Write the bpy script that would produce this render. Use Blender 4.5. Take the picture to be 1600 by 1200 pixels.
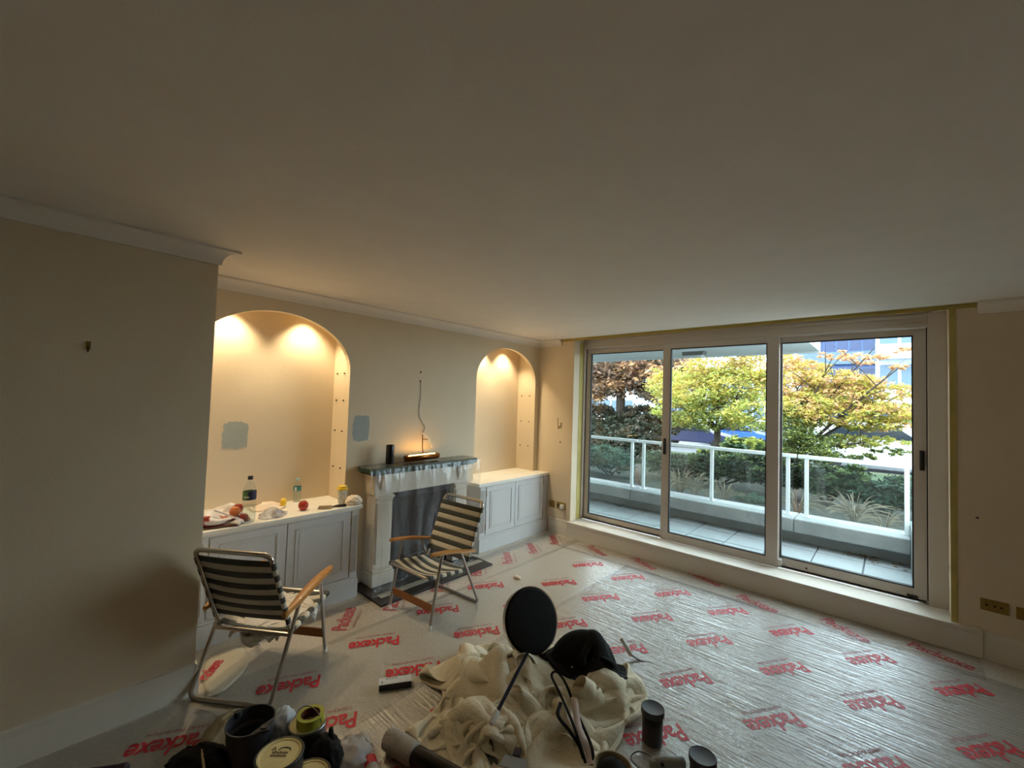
import bpy, bmesh, math, random
import numpy as np
from mathutils import Vector, Matrix, noise

# ------------------------------------------------------------------ reset
for o in list(bpy.data.objects): bpy.data.objects.remove(o, do_unlink=True)
SC = bpy.context.scene
COL = SC.collection

# ------------------------------------------------------------------ camera
F_PX = 655.39; YAW, PIT, ROL = 0.737, 0.038, 0.032
CAM = Vector((3.36, -4.224, 1.6))
fw = Vector((-math.sin(YAW)*math.cos(PIT), math.cos(YAW)*math.cos(PIT), math.sin(PIT)))
_r = fw.cross(Vector((0, 0, 1))).normalized(); _u = _r.cross(fw)
rt = _r*math.cos(ROL) + _u*math.sin(ROL); up = -_r*math.sin(ROL) + _u*math.cos(ROL)
cd = bpy.data.cameras.new('camera'); cam = bpy.data.objects.new('camera', cd); COL.objects.link(cam)
cd.sensor_width = 36.0; cd.lens = F_PX/1600*36; cd.clip_end = 400
M = Matrix((rt, up, -fw)).transposed().to_4x4(); M.translation = CAM
cam.matrix_world = M; SC.camera = cam

def P(u, v, ax, val):
    """photo pixel -> point on the world plane coordinate[ax] = val"""
    d = fw + rt*((u-800)/F_PX) - up*((v-600)/F_PX)
    t = (val-CAM[ax])/d[ax]
    return CAM + d*t

# ------------------------------------------------------------------ world, sun, exposure
W = bpy.data.worlds.new('overcast_sky'); SC.world = W; W.use_nodes = True
wn = W.node_tree.nodes; wl = W.node_tree.links
bg = wn['Background']; bg.inputs[0].default_value = (0.76, 0.90, 1.0, 1); bg.inputs[1].default_value = 7.0
sd = bpy.data.lights.new('sun_offscreen', 'SUN'); sd.energy = 3.0; sd.angle = math.radians(12); sd.color = (1, .93, .8)
sun = bpy.data.objects.new('sun_offscreen', sd); COL.objects.link(sun)
sun.rotation_euler = Vector((0.55, 0.62, -0.56)).to_track_quat('-Z', 'Y').to_euler()
SC.view_settings.view_transform = 'Standard'; SC.view_settings.look = 'None'
SC.view_settings.gamma = 1.0; SC.view_settings.use_curve_mapping = False
SC.view_settings.exposure = 0.42

rnd = random.Random(7)

# ------------------------------------------------------------------ materials
MATS = {}
def lin(c):
    return tuple(((x/255)/12.92 if x/255 <= .04045 else ((x/255+.055)/1.055)**2.4) for x in c)
def mat(name, rgb, rough=.6, metal=0., spec=.5, bump=0., bscale=40., var=0., vscale=6., stretch=None, trans=0., emit=None, estr=0., coat=0.):
    m = bpy.data.materials.new(name); m.use_nodes = True
    nt = m.node_tree; b = nt.nodes['Principled BSDF']
    c = lin(rgb)
    b.inputs['Base Color'].default_value = (*c, 1)
    b.inputs['Roughness'].default_value = rough; b.inputs['Metallic'].default_value = metal
    b.inputs['Specular IOR Level'].default_value = spec
    b.inputs['Coat Weight'].default_value = coat
    if emit:
        b.inputs['Emission Color'].default_value = (*lin(emit), 1); b.inputs['Emission Strength'].default_value = estr
    if var or bump:
        tc = nt.nodes.new('ShaderNodeTexCoord'); mp = nt.nodes.new('ShaderNodeMapping')
        nt.links.new(tc.outputs['Object'], mp.inputs[0])
        if stretch: mp.inputs['Scale'].default_value = stretch
    if var:
        n = nt.nodes.new('ShaderNodeTexNoise'); n.inputs['Scale'].default_value = vscale; n.inputs['Detail'].default_value = 5
        nt.links.new(mp.outputs[0], n.inputs['Vector'])
        r = nt.nodes.new('ShaderNodeValToRGB')
        r.color_ramp.elements[0].position = .3; r.color_ramp.elements[1].position = .7
        r.color_ramp.elements[0].color = (*[x*(1-var) for x in c], 1)
        r.color_ramp.elements[1].color = (*[min(1, x*(1+var)) for x in c], 1)
        nt.links.new(n.outputs['Fac'], r.inputs[0]); nt.links.new(r.outputs[0], b.inputs['Base Color'])
    if bump:
        n2 = nt.nodes.new('ShaderNodeTexNoise'); n2.inputs['Scale'].default_value = bscale; n2.inputs['Detail'].default_value = 4
        nt.links.new(mp.outputs[0], n2.inputs['Vector'])
        bp = nt.nodes.new('ShaderNodeBump'); bp.inputs['Strength'].default_value = bump; bp.inputs['Distance'].default_value = .01
        nt.links.new(n2.outputs['Fac'], bp.inputs['Height']); nt.links.new(bp.outputs[0], b.inputs['Normal'])
    if trans:
        t = nt.nodes.new('ShaderNodeBsdfTranslucent'); mx = nt.nodes.new('ShaderNodeMixShader'); mx.inputs[0].default_value = trans
        out = nt.nodes['Material Output']
        if var: nt.links.new(r.outputs[0], t.inputs[0])
        else: t.inputs[0].default_value = (*c, 1)
        nt.links.new(b.outputs[0], mx.inputs[1]); nt.links.new(t.outputs[0], mx.inputs[2]); nt.links.new(mx.outputs[0], out.inputs[0])
    MATS[name] = m
    return m

def film_mat(name, tint, ior, rough, haze, bump, scale, stretch, bump2=0.):
    """thin clear plastic: passes light straight through, mirrors by fresnel, scatters a little"""
    m = bpy.data.materials.new(name); m.use_nodes = True; nt = m.node_tree; nt.nodes.clear()
    out = nt.nodes.new('ShaderNodeOutputMaterial')
    tr = nt.nodes.new('ShaderNodeBsdfTransparent'); tr.inputs[0].default_value = (*tint, 1)
    df = nt.nodes.new('ShaderNodeBsdfDiffuse'); df.inputs[0].default_value = (.85, .86, .86, 1)
    m1 = nt.nodes.new('ShaderNodeMixShader'); m1.inputs[0].default_value = haze
    gl = nt.nodes.new('ShaderNodeBsdfGlossy'); gl.inputs['Roughness'].default_value = rough
    f0 = ((ior-1)/(ior+1))**2
    fr = nt.nodes.new('ShaderNodeLayerWeight')          # schlick reflectance, the same from both sides
    pw = nt.nodes.new('ShaderNodeMath'); pw.operation = 'POWER'; pw.inputs[1].default_value = 5
    ma = nt.nodes.new('ShaderNodeMath'); ma.operation = 'MULTIPLY_ADD'; ma.inputs[1].default_value = 1-f0; ma.inputs[2].default_value = f0
    nt.links.new(fr.outputs['Facing'], pw.inputs[0]); nt.links.new(pw.outputs[0], ma.inputs[0])
    m2 = nt.nodes.new('ShaderNodeMixShader')
    nt.links.new(tr.outputs[0], m1.inputs[1]); nt.links.new(df.outputs[0], m1.inputs[2])
    nt.links.new(ma.outputs[0], m2.inputs[0]); nt.links.new(m1.outputs[0], m2.inputs[1]); nt.links.new(gl.outputs[0], m2.inputs[2])
    nt.links.new(m2.outputs[0], out.inputs[0])
    if bump:
        tc = nt.nodes.new('ShaderNodeTexCoord'); mp = nt.nodes.new('ShaderNodeMapping'); mp.inputs['Scale'].default_value = stretch
        n = nt.nodes.new('ShaderNodeTexNoise'); n.inputs['Scale'].default_value = scale; n.inputs['Detail'].default_value = 6; n.inputs['Distortion'].default_value = .6
        bp = nt.nodes.new('ShaderNodeBump'); bp.inputs['Strength'].default_value = bump; bp.inputs['Distance'].default_value = .02
        nt.links.new(tc.outputs['Object'], mp.inputs[0]); nt.links.new(mp.outputs[0], n.inputs['Vector']); nt.links.new(n.outputs['Fac'], bp.inputs['Height'])
        last = bp
        if bump2:
            n3 = nt.nodes.new('ShaderNodeTexNoise'); n3.inputs['Scale'].default_value = 16; n3.inputs['Detail'].default_value = 3
            b3 = nt.nodes.new('ShaderNodeBump'); b3.inputs['Strength'].default_value = bump2; b3.inputs['Distance'].default_value = .02
            nt.links.new(tc.outputs['Object'], n3.inputs['Vector']); nt.links.new(n3.outputs['Fac'], b3.inputs['Height']); nt.links.new(bp.outputs[0], b3.inputs['Normal']); last = b3
        nt.links.new(last.outputs[0], gl.inputs['Normal']); nt.links.new(last.outputs[0], fr.inputs['Normal'])
    MATS[name] = m
    return m

mat('wall_paint', (224, 206, 177), .75, bump=.15, bscale=180, var=.04, vscale=1.5)
mat('ceiling_paint', (240, 231, 220), .85, bump=.1, bscale=200, var=.02)
mat('trim_paint', (222, 213, 199), .55, bump=.1, bscale=60)
mat('cabinet_paint', (206, 204, 202), .5, var=.03, vscale=8)
mat('worktop_paint', (236, 232, 222), .5, var=.05, vscale=9)
mat('carpet', (216, 206, 190), .95, bump=.6, bscale=400, var=.1, vscale=60)
mat('tape_yellow', (190, 172, 98), .7, var=.12, vscale=5)
mat('frame_alu', (206, 196, 186), .45, bump=.05)
mat('frame_white', (225, 225, 222), .5)
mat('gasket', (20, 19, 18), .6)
mat('handle_black', (28, 26, 25), .4)
mat('brass', (168, 140, 78), .35, metal=.9, var=.1)
mat('brass_lamp', (150, 92, 40), .3, metal=.9)
mat('white_plastic', (232, 230, 225), .4)
mat('dark_hole', (70, 55, 38), .9)
mat('filler', (150, 136, 105), .9)
mat('grey_paint', (164, 171, 166), .8, var=.06, vscale=12)
mat('marble_green', (38, 64, 58), .25, var=.5, vscale=9)
mat('marble_cream', (226, 214, 196), .35, var=.06, vscale=5)
mat('black_matt', (10, 10, 11), .8)
mat('black_gloss', (16, 16, 18), .3)
mat('hearth_dark', (34, 24, 18), .5, var=.4, vscale=14)
mat('hearth_light', (150, 145, 132), .4, var=.15, vscale=10)
mat('chrome', (205, 200, 192), .18, metal=1.)
mat('alu_tube', (176, 172, 166), .28, metal=1.)
mat('wood_arm', (186, 130, 62), .4, var=.2, vscale=9, stretch=(1, 12, 12), coat=.3)
mat('wood_board', (150, 92, 40), .45, var=.2, vscale=9, stretch=(12, 1, 12))
mat('web_dark', (82, 85, 81), .8, bump=.4, bscale=300, var=.1, vscale=80)
mat('web_cream', (224, 216, 198), .8, bump=.4, bscale=300, var=.06, vscale=80)
mat('sheet_cotton', (230, 218, 190), .9, bump=.7, bscale=38, var=.06, vscale=4)
mat('paint_stain', (96, 100, 92), .8, var=.2, vscale=20)
mat('white_cloth', (228, 222, 214), .9, bump=.3, bscale=90)
mat('black_cloth', (9, 9, 12), .95, bump=.3, bscale=120)
mat('navy_pole', (22, 30, 58), .3, metal=.3)
mat('red_print', (204, 40, 54), .45)
mat('pink_print', (170, 100, 103), .6)
mat('apple_red', (170, 50, 36), .3, var=.35, vscale=20)
mat('yellow_lid', (236, 200, 60), .4)
mat('dark_cap', (24, 22, 34), .4)
mat('blue_cap', (150, 205, 225), .4)
mat('label_green', (66, 120, 60), .5)
mat('label_navy', (30, 36, 66), .5)
mat('label_teal', (70, 150, 160), .5)
mat('tissue', (236, 220, 200), .9, var=.05)
mat('lid_cream', (226, 212, 150), .35, var=.08, vscale=14)
mat('tin_metal', (120, 120, 118), .35, metal=.9, var=.15)
mat('tin_dark', (44, 44, 46), .5, var=.2)
mat('jar_grey', (58, 60, 66), .5)
mat('jar_dark', (40, 34, 38), .45)
mat('tape_roll', (178, 180, 60), .6)
mat('tape_core', (100, 50, 36), .7)
mat('blue_white_paper', (206, 216, 226), .85, var=.04)
mat('carton', (205, 210, 214), .6)
mat('carton_side', (46, 48, 70), .6)
mat('fleece', (214, 206, 194), 1., bump=1.2, bscale=220, var=.12, vscale=30)
mat('beige_cloth', (176, 160, 128), .9, bump=.3, bscale=120, var=.1)
mat('grey_tool', (150, 152, 148), .4, var=.1)
mat('steel', (170, 172, 172), .25, metal=1.)
mat('cable_grey', (120, 124, 124), .5)
mat('pink_strap', (206, 186, 176), .8)
mat('beige_film', (206, 196, 172), .4, bump=.2, bscale=30)
mat('purple_tip', (70, 62, 74), .6)
mat('bag_print', (176, 92, 66), .6)
# outdoors
mat('slab', (152, 158, 160), .8, bump=.3, bscale=60, var=.08, vscale=4)
mat('slab_joint', (96, 102, 104), .9)
mat('concrete', (142, 145, 145), .85, bump=.3, bscale=40, var=.12, vscale=5)
mat('rail_white', (228, 236, 240), .35)
mat('soffit_paint', (190, 200, 206), .8)
mat('soil', (44, 36, 29), 1., var=.3, vscale=20)
mat('lawn', (58, 66, 40), 1., var=.3, vscale=3)
mat('road', (88, 90, 93), .9, var=.1)
mat('bark', (50, 42, 35), .95, bump=.6, bscale=30, var=.25)
for nm, c in (('leaf_yellow', (190, 174, 84)), ('leaf_lime', (150, 158, 74)), ('leaf_green', (92, 106, 58)), ('leaf_orange', (204, 160, 116)),
              ('leaf_copper', (140, 110, 92)), ('leaf_copper_dark', (84, 74, 60)), ('leaf_dark', (33, 44, 29)), ('leaf_hedge', (58, 80, 52)), ('leaf_bluegreen', (84, 112, 94))):
    mat(nm, c, .6, trans=.35, var=.2, vscale=1.3)
mat('grass_blade', (160, 138, 118), .8, trans=.3, var=.2)
mat('fallen_leaf', (110, 84, 58), .9, var=.3)
mat('facade_white', (196, 204, 212), .6)
mat('facade_glass', (48, 84, 150), .15, var=.3, vscale=.2)
mat('facade_dark_glass', (30, 52, 100), .12, var=.4, vscale=.3)
mat('facade_window', (70, 92, 112), .15)
mat('car_blue', (50, 90, 190), .3, coat=.5)
mat('car_dark', (44, 48, 76), .3, coat=.5)
mat('car_white', (186, 192, 198), .3, coat=.5)
mat('car_red', (190, 60, 56), .4)
mat('car_glass', (36, 44, 52), .1)
mat('tyre', (20, 20, 20), .8)
film_mat('window_glass', (.94, .97, .96), 1.45, 0.0, 0.0, 0, 1, (1, 1, 1))
film_mat('rail_glass', (.82, .91, .89), 1.5, 0.02, .02, 0, 1, (1, 1, 1))
film_mat('floor_film', (.95, .96, .97), 3.2, .11, .03, .60, 4., (.7, 13, 1), .04)
film_mat('floor_film_smooth', (.94, .95, .95), 2.0, .22, .05, .25, 7., (4, 6, 1), .1)
film_mat('floor_film_edge', (.93, .93, .93), 1.6, .2, .05, .5, 7., (3, 5, 1), .2)
film_mat('drape_film', (.95, .96, .97), 1.7, .08, .05, .35, 5, (5, 5, 1.2), .15)
film_mat('clear_pet', (.93, .96, .96), 1.4, .05, .04, 0, 1, (1, 1, 1))
film_mat('lilac_bag', (.80, .76, .82), 1.5, .2, .45, .6, 30, (1, 1, 1))
# lamp
mat('lamp_glow', (255, 220, 150), .5, emit=(255, 196, 96), estr=14.)
mat('spot_glow', (255, 220, 150), .5, emit=(255, 200, 110), estr=8.)

# ------------------------------------------------------------------ mesh helpers
class MB:
    """collects simple solids; build() links them as one mesh object"""
    def __init__(s): s.v = []; s.f = []; s.m = []
    def add(s, v, f, mi=0):
        n = len(s.v); s.v += [tuple(x) for x in v]; s.f += [tuple(i+n for i in q) for q in f]; s.m += [mi]*len(f); return s
    def box(s, x0, x1, y0, y1, z0, z1, mi=0):
        v = [(x0,y0,z0),(x1,y0,z0),(x1,y1,z0),(x0,y1,z0),(x0,y0,z1),(x1,y0,z1),(x1,y1,z1),(x0,y1,z1)]
        return s.add(v, [(3,2,1,0),(4,5,6,7),(0,1,5,4),(1,2,6,5),(2,3,7,6),(3,0,4,7)], mi)
    def obox(s, c, ax, ay, az, mi=0):
        """oriented box: centre and three half-vectors"""
        c = Vector(c); ax = Vector(ax); ay = Vector(ay); az = Vector(az)
        v = [c-ax-ay-az, c+ax-ay-az, c+ax+ay-az, c-ax+ay-az, c-ax-ay+az, c+ax-ay+az, c+ax+ay+az, c-ax+ay+az]
        return s.add(v, [(3,2,1,0),(4,5,6,7),(0,1,5,4),(1,2,6,5),(2,3,7,6),(3,0,4,7)], mi)
    def tube(s, pts, r, n=10, mi=0, closed=False, flat=None):
        pts = [Vector(p) for p in pts]; k = len(pts)
        rr = r if isinstance(r, (list, tuple)) else [r]*k
        T = []
        for i in range(k):
            a = pts[(i-1) % k] if (closed or i > 0) else pts[i]
            b = pts[(i+1) % k] if (closed or i < k-1) else pts[i]
            T.append((b-a).normalized())
        ref = Vector((0, 0, 1)) if abs(T[0].z) < .9 else Vector((1, 0, 0))
        N = (ref - T[0]*ref.dot(T[0])).normalized(); v = []
        for i in range(k):
            N = (N - T[i]*N.dot(T[i]))
            N = N.normalized() if N.length > 1e-6 else T[i].orthogonal().normalized()
            B = T[i].cross(N)
            for j in range(n):
                a = 2*math.pi*j/n
                v.append(pts[i] + N*(math.cos(a)*rr[i]*(flat or 1)) + B*(math.sin(a)*rr[i]))
        f = []
        for i in range(k if closed else k-1):
            for j in range(n):
                a = i*n+j; b = i*n+(j+1) % n; c = ((i+1) % k)*n+(j+1) % n; d = ((i+1) % k)*n+j
                f.append((a, b, c, d))
        if not closed:
            f.append(tuple(range(n-1, -1, -1))); f.append(tuple((k-1)*n+j for j in range(n)))
        return s.add(v, f, mi)
    def lathe(s, prof, n=24, c=(0, 0, 0), mi=0, cap=True):
        v = []; f = []; k = len(prof)
        for (r, z) in prof:
            for j in range(n):
                a = 2*math.pi*j/n; v.append((c[0]+r*math.cos(a), c[1]+r*math.sin(a), c[2]+z))
        for i in range(k-1):
            for j in range(n):
                f.append((i*n+j, i*n+(j+1) % n, (i+1)*n+(j+1) % n, (i+1)*n+j))
        if cap:
            if prof[0][0] > 1e-5: f.append(tuple(range(n-1, -1, -1)))
            if prof[-1][0] > 1e-5: f.append(tuple((k-1)*n+j for j in range(n)))
        return s.add(v, f, mi)
    def prism(s, poly, axis, a, b, mi=0):
        """poly of 2D points extruded along axis (0,1,2) from a to b"""
        def put(p, t):
            if axis == 0: return (t, p[0], p[1])
            if axis == 1: return (p[0], t, p[1])
            return (p[0], p[1], t)
        n = len(poly); v = [put(p, a) for p in poly]+[put(p, b) for p in poly]
        f = [tuple(range(n-1, -1, -1)), tuple(range(n, 2*n))]+[(i, (i+1) % n, n+(i+1) % n, n+i) for i in range(n)]
        return s.add(v, f, mi)
    def build(s, name, mats, parent=None, bevel=0., smooth=35., loc=None, fix=True, solid=0.):
        me = bpy.data.meshes.new(name); me.from_pydata(s.v, [], s.f)
        if not isinstance(mats, (list, tuple)): mats = [mats]
        for q in mats: me.materials.append(MATS[q])
        me.polygons.foreach_set('material_index', s.m)
        if fix:
            bm = bmesh.new(); bm.from_mesh(me); bmesh.ops.recalc_face_normals(bm, faces=bm.faces); bm.to_mesh(me); bm.free()
        if smooth:
            me.polygons.foreach_set('use_smooth', [True]*len(me.polygons)); me.set_sharp_from_angle(angle=math.radians(smooth))
        me.update()
        o = bpy.data.objects.new(name, me); COL.objects.link(o)
        if parent is not None: o.parent = parent
        if loc is not None: o.location = loc
        if bevel:
            md = o.modifiers.new('bevel', 'BEVEL'); md.width = bevel; md.segments = 2; md.limit_method = 'ANGLE'; md.angle_limit = math.radians(40)
        if solid:
            md = o.modifiers.new('solid', 'SOLIDIFY'); md.thickness = solid; md.offset = 0
        return o

def tag(o, label, cat, group=None, kind=None):
    o['label'] = label; o['category'] = cat
    if group: o['group'] = group
    if kind: o['kind'] = kind
    return o
def struct(o, label=None):
    o['kind'] = 'structure'
    if label: o['label'] = label
    return o
def thing(name, label, cat, loc=(0, 0, 0), rz=0., group=None):
    o = bpy.data.objects.new(name, None); o.empty_display_size = .05; COL.objects.link(o)
    o.location = loc; o.rotation_euler = (0, 0, rz)
    return tag(o, label, cat, group)
def smooth_path(pts, n=8):
    """Catmull-Rom through points"""
    pts = [Vector(p) for p in pts]; q = [pts[0]*2-pts[1]]+pts+[pts[-1]*2-pts[-2]]; out = []
    for i in range(1, len(q)-2):
        a, b, c, d = q[i-1], q[i], q[i+1], q[i+2]
        for k in range(n):
            t = k/n
            out.append(.5*((2*b)+(c-a)*t+(2*a-5*b+4*c-d)*t*t+(3*b-a-3*c+d)*t**3))
    out.append(pts[-1]); return out
def bent(pts, r, n=5):
    """polyline with rounded corners"""
    pts = [Vector(p) for p in pts]; out = [pts[0]]
    for i in range(1, len(pts)-1):
        a, b, c = pts[i-1], pts[i], pts[i+1]
        d1 = (a-b).normalized(); d2 = (c-b).normalized(); k = min(r, (a-b).length*.45, (c-b).length*.45)
        p0 = b+d1*k; p1 = b+d2*k
        for j in range(n+1):
            t = j/n; out.append(p0*(1-t)**2+b*2*t*(1-t)+p1*t*t)
    out.append(pts[-1]); return out

# ------------------------------------------------------------------ room constants
H = 2.3635; HC = 2.286; T = 0.7176; D = 0.19
XL = 0.625; YL = -3.634           # projecting wall on the left
WX0, WX1 = 0.525, 3.66            # window opening
YB = -6.2; XR = 5.6
ND = -0.29                        # niche back plane
N1 = (-3.085, .545, 1.80, .40)    # centre y, half width, spring z, rise
N2 = (-.59, .51, 1.825, .38)

# ------------------------------------------------------------------ floor, ceiling, walls
struct(MB().box(-.5, XR, YB, 0.0, -.12, 0).build('floor', 'carpet', smooth=0))
struct(MB().box(-.6, XR+.1, YB-.1, .30, H, H+.2).build('ceiling', 'ceiling_paint', smooth=0))

def arch_pts(nc, n=28):
    y, a, zs, b = nc
    return [(y-a*math.cos(math.pi*i/n), zs+b*math.sin(math.pi*i/n)) for i in range(n+1)]
wb = MB()
TH = .05
def wall_face(x, flip):
    segs = [(YL-.05, N1[0]-N1[1]), (N1[0]+N1[1], N2[0]-N2[1]), (N2[0]+N2[1], 0.0)]
    for a, b in segs:
        wb.add([(x,a,0),(x,b,0),(x,b,H),(x,a,H)], [(0,1,2,3)])
    for nc in (N1, N2):
        pts = arch_pts(nc)
        wb.add([(x,nc[0]-nc[1],0),(x,nc[0]+nc[1],0),(x,nc[0]+nc[1],T-.03),(x,nc[0]-nc[1],T-.03)], [(0,1,2,3)])
        for p, q in zip(pts[:-1], pts[1:]):
            wb.add([(x,p[0],p[1]),(x,q[0],q[1]),(x,q[0],H),(x,p[0],H)], [(0,1,2,3)])
wall_face(0, 0)
for nc in (N1, N2):
    y, a, zs, b = nc
    pts = [(y-a, T-.03)]+arch_pts(nc)+[(y+a, T-.03)]
    for p, q in zip(pts[:-1], pts[1:]):
        wb.add([(0,p[0],p[1]),(0,q[0],q[1]),(-TH,q[0],q[1]),(-TH,p[0],p[1])], [(3,2,1,0)], 1)
    # niche box behind the arched front
    zt = 2.30; e = .004
    for p, q in zip(arch_pts(nc)[:-1], arch_pts(nc)[1:]):     # inner face of the arched front
        wb.add([(-TH,p[0],p[1]),(-TH,q[0],q[1]),(-TH,q[0],zt),(-TH,p[0],zt)], [(0,1,2,3)], 1)
    wb.add([(ND,y-a,T-.03),(ND,y+a,T-.03),(ND,y+a,zt),(ND,y-a,zt)], [(0,1,2,3)], 1)
    wb.add([(ND,y-a,T-.03),(-TH,y-a,T-.03),(-TH,y-a,zt),(ND,y-a,zt)], [(0,1,2,3)], 1)
    wb.add([(ND,y+a,T-.03),(-TH,y+a,T-.03),(-TH,y+a,zt),(ND,y+a,zt)], [(0,1,2,3)], 1)
    wb.add([(ND,y-a,zt),(ND,y+a,zt),(-TH,y+a,zt),(-TH,y-a,zt)], [(0,1,2,3)], 1)
wb.box(-.5, -.45, YL, .3, 0, H)      # masonry behind
wf = struct(wb.build('wall_fireplace', ['wall_paint', 'wall_paint'], smooth=30, fix=False))
# shelf pegs in the niche jambs
pm = None
for nc in (N1, N2):
    for z in ((1.02, 1.33, 1.66) if nc is N2 else (.98, 1.29, 1.55, 1.78)):
        for x in (-.22, -.09):
            if pm is None:
                o = MB().tube([(0,.008,0), (0,-.010,0)], .006, 8).build('shelf_peg', 'dark_hole', wf); pm = o.data
            else:
                o = bpy.data.objects.new('shelf_peg', pm); COL.objects.link(o); o.parent = wf
            o.location = (x, nc[0]+nc[1], z)

# left projecting wall
struct(MB().box(-.45, XL, YB, YL, 0, H).build('wall_left', 'wall_paint', smooth=0))
struct(MB().box(-.45, XR+.1, YB-.1, YB, 0, H).build('wall_back', 'wall_paint', smooth=0))
struct(MB().box(XR, XR+.1, YB, .3, 0, H).build('wall_right', 'wall_paint', smooth=0))
b = MB()
b.box(-.45, WX0, 0, .30, 0, H); b.box(WX1, XR, 0, .30, 0, H)
struct(b.build('wall_window', 'wall_paint', smooth=0))

# cornices
def cove(nose=.085):
    pr = [(0, HC), (.012, HC), (.014, HC+.010)]
    for i in range(7):
        a = math.pi/2*i/6; pr.append((.014+(nose-.026)*(1-math.cos(a)), HC+.010+(H-.012-HC-.010)*math.sin(a)))
    return pr+[(nose, H-.012), (nose, H), (0, H)]
pr = cove()
b = MB(); b.prism([(p, q) for p, q in pr], 1, YL, -.0); struct(b.build('trim_1', 'ceiling_paint'), 'cove cornice over the fireplace wall')
b = MB(); n = len(pr)
def sweep_x(b, x0, x1, m0=False):
    v = [(x0+(p if m0 else 0), -p, q) for p, q in pr]+[(x1, -p, q) for p, q in pr]
    b.add(v, [tuple(range(n)), tuple(range(n, 2*n))]+[(i, (i+1) % n, n+(i+1) % n, n+i) for i in range(n)])
sweep_x(b, 0, .345); struct(b.build('trim_2', 'ceiling_paint'), 'short cornice length beside the window')
b = MB(); sweep_x(b, 3.79, XR); struct(b.build('trim_3', 'ceiling_paint'), 'cornice length right of the window')
b = MB(); v = [(XL+p, YB, q) for p, q in pr]+[(XL+p, YL+p, q) for p, q in pr]
b.add(v, [tuple(range(n)), tuple(range(n, 2*n))]+[(i, (i+1) % n, n+(i+1) % n, n+i) for i in range(n)])
v = [(XL+p, YL+p, q) for p, q in pr]+[(0, YL+p, q) for p, q in pr]
b.add(v, [tuple(range(n)), tuple(range(n, 2*n))]+[(i, (i+1) % n, n+(i+1) % n, n+i) for i in range(n)])
struct(b.build('trim_4', 'ceiling_paint'), 'cornice along the projecting left wall')

# baseboards
bp_ = [(0, 0), (.018, 0), (.018, .115), (.014, .122), (.014, .135), (.008, .155), (0, .16)]
b = MB(); b.prism([(XL+p, q) for p, q in bp_], 1, YB, YL); b.prism([(YL+p, q) for p, q in bp_], 0, 0.2, XL+.018)
struct(b.build('baseboard_left', 'trim_paint'))
b = MB(); b.prism([(-p, q*1.12) for p, q in bp_], 0, D+.03, .50); struct(b.build('baseboard_window', 'trim_paint'))
b = MB(); b.prism([(-p, q*1.12) for p, q in bp_], 0, 3.80, XR); struct(b.build('baseboard_right', 'trim_paint'))
b = MB(); b.prism([(p, q) for p, q in bp_], 1, -2.46, -2.32); struct(b.build('baseboard_fireplace', 'trim_paint'))
# plinth and sill under the window
b = MB(); b.box(.50, 3.80, -.033, .30, 0, .150); b.box(.50, 3.80, -.040, .30, .150, .164)
b.box(.50, 3.80, -.045, .20, .164, .1836)
struct(b.build('trim_5', 'trim_paint', bevel=.004), 'white window sill board on its boxed plinth')

# ochre masking-tape lines round the window
b = MB(); b.box(.345, 3.79, -.0030, 0.0, H-.030, H-.0005); b.box(.345, 3.79, -.034, 0, H-.0022, H-.0004)
b.box(.345, 3.72, -.006, -.002, H-.012, H-.006)
struct(b.build('trim_6', 'tape_yellow', smooth=0), 'ochre tape line where the window wall meets the ceiling')
b = MB(); b.box(WX1-.004, WX1+.03, -.003, 0.0, .1846, H-.03); b.box(WX1-.003, WX1, 0, .02, .1846, H-.03)
struct(b.build('trim_7', 'tape_yellow', smooth=0), 'ochre tape line down the window reveal near the socket')
b = MB(); b.box(WX0, WX0+.003, .12, .199, .1846, H-.03)
struct(b.build('trim_8', 'tape_yellow', smooth=0), 'ochre tape line down the inner window reveal')

# ------------------------------------------------------------------ sliding window
win = bpy.data.objects.new('window_1', None); COL.objects.link(win); win.location = (0, .2, .1836); struct(win, 'three-panel white aluminium sliding balcony window')
def wbox(name, m, boxes, bevel=0., parent=win):
    b = MB()
    off = Vector((0, .2, .1836)) if parent is win else Vector((0, .2, .1836))
    for q in boxes: b.box(*q)
    b.v = [(x-off.x, y-off.y, z-off.z) for x, y, z in b.v]
    return b.build(name, m, parent, bevel=bevel)
ZB, ZT = .1836, 2.25
FX0, FX1 = .545, 3.558
wbox('frame', 'frame_alu', [(WX0, FX0, .2, .30, ZB, H-.002), (FX1, WX1, .2, .30, ZB, H-.002), (FX0, FX1, .2, .30, ZT+.005, H-.002), (FX0, FX1, .245, .30, ZB, ZB+.02),
     (FX0, FX1, .188, .2, ZT+.075, ZT+.10), (FX0, FX1, .192, .2, ZT+.012, ZT+.030)], .002)
def panel(x0, x1, y, sl, sr, tp, bt, lab):
    """one sliding panel: stiles, rails, dark gasket line and glass"""
    z0, z1 = ZB+.003, ZT
    p = wbox('sliding_panel', 'frame_alu', [(x0, x0+sl, y, y+.035, z0, z1), (x1-sr, x1, y, y+.035, z0, z1), (x0+sl, x1-sr, y, y+.035, z0, z0+bt), (x0+sl, x1-sr, y, y+.035, z1-tp, z1)], .002)
    p['label'] = lab
    g = .009; gx0, gx1, gz0, gz1 = x0+sl, x1-sr, z0+bt, z1-tp
    wbox('gasket', 'gasket', [(gx0, gx0+g, y+.004, y+.03, gz0, gz1), (gx1-g, gx1, y+.004, y+.03, gz0, gz1), (gx0+g, gx1-g, y+.004, y+.03, gz0, gz0+g), (gx0+g, gx1-g, y+.004, y+.03, gz1-g, gz1)], 0, p)
    wbox('glass_pane', 'window_glass', [(gx0+.004, gx1-.004, y+.016, y+.018, gz0+.004, gz1-.004)], 0, p)
    return p
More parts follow.
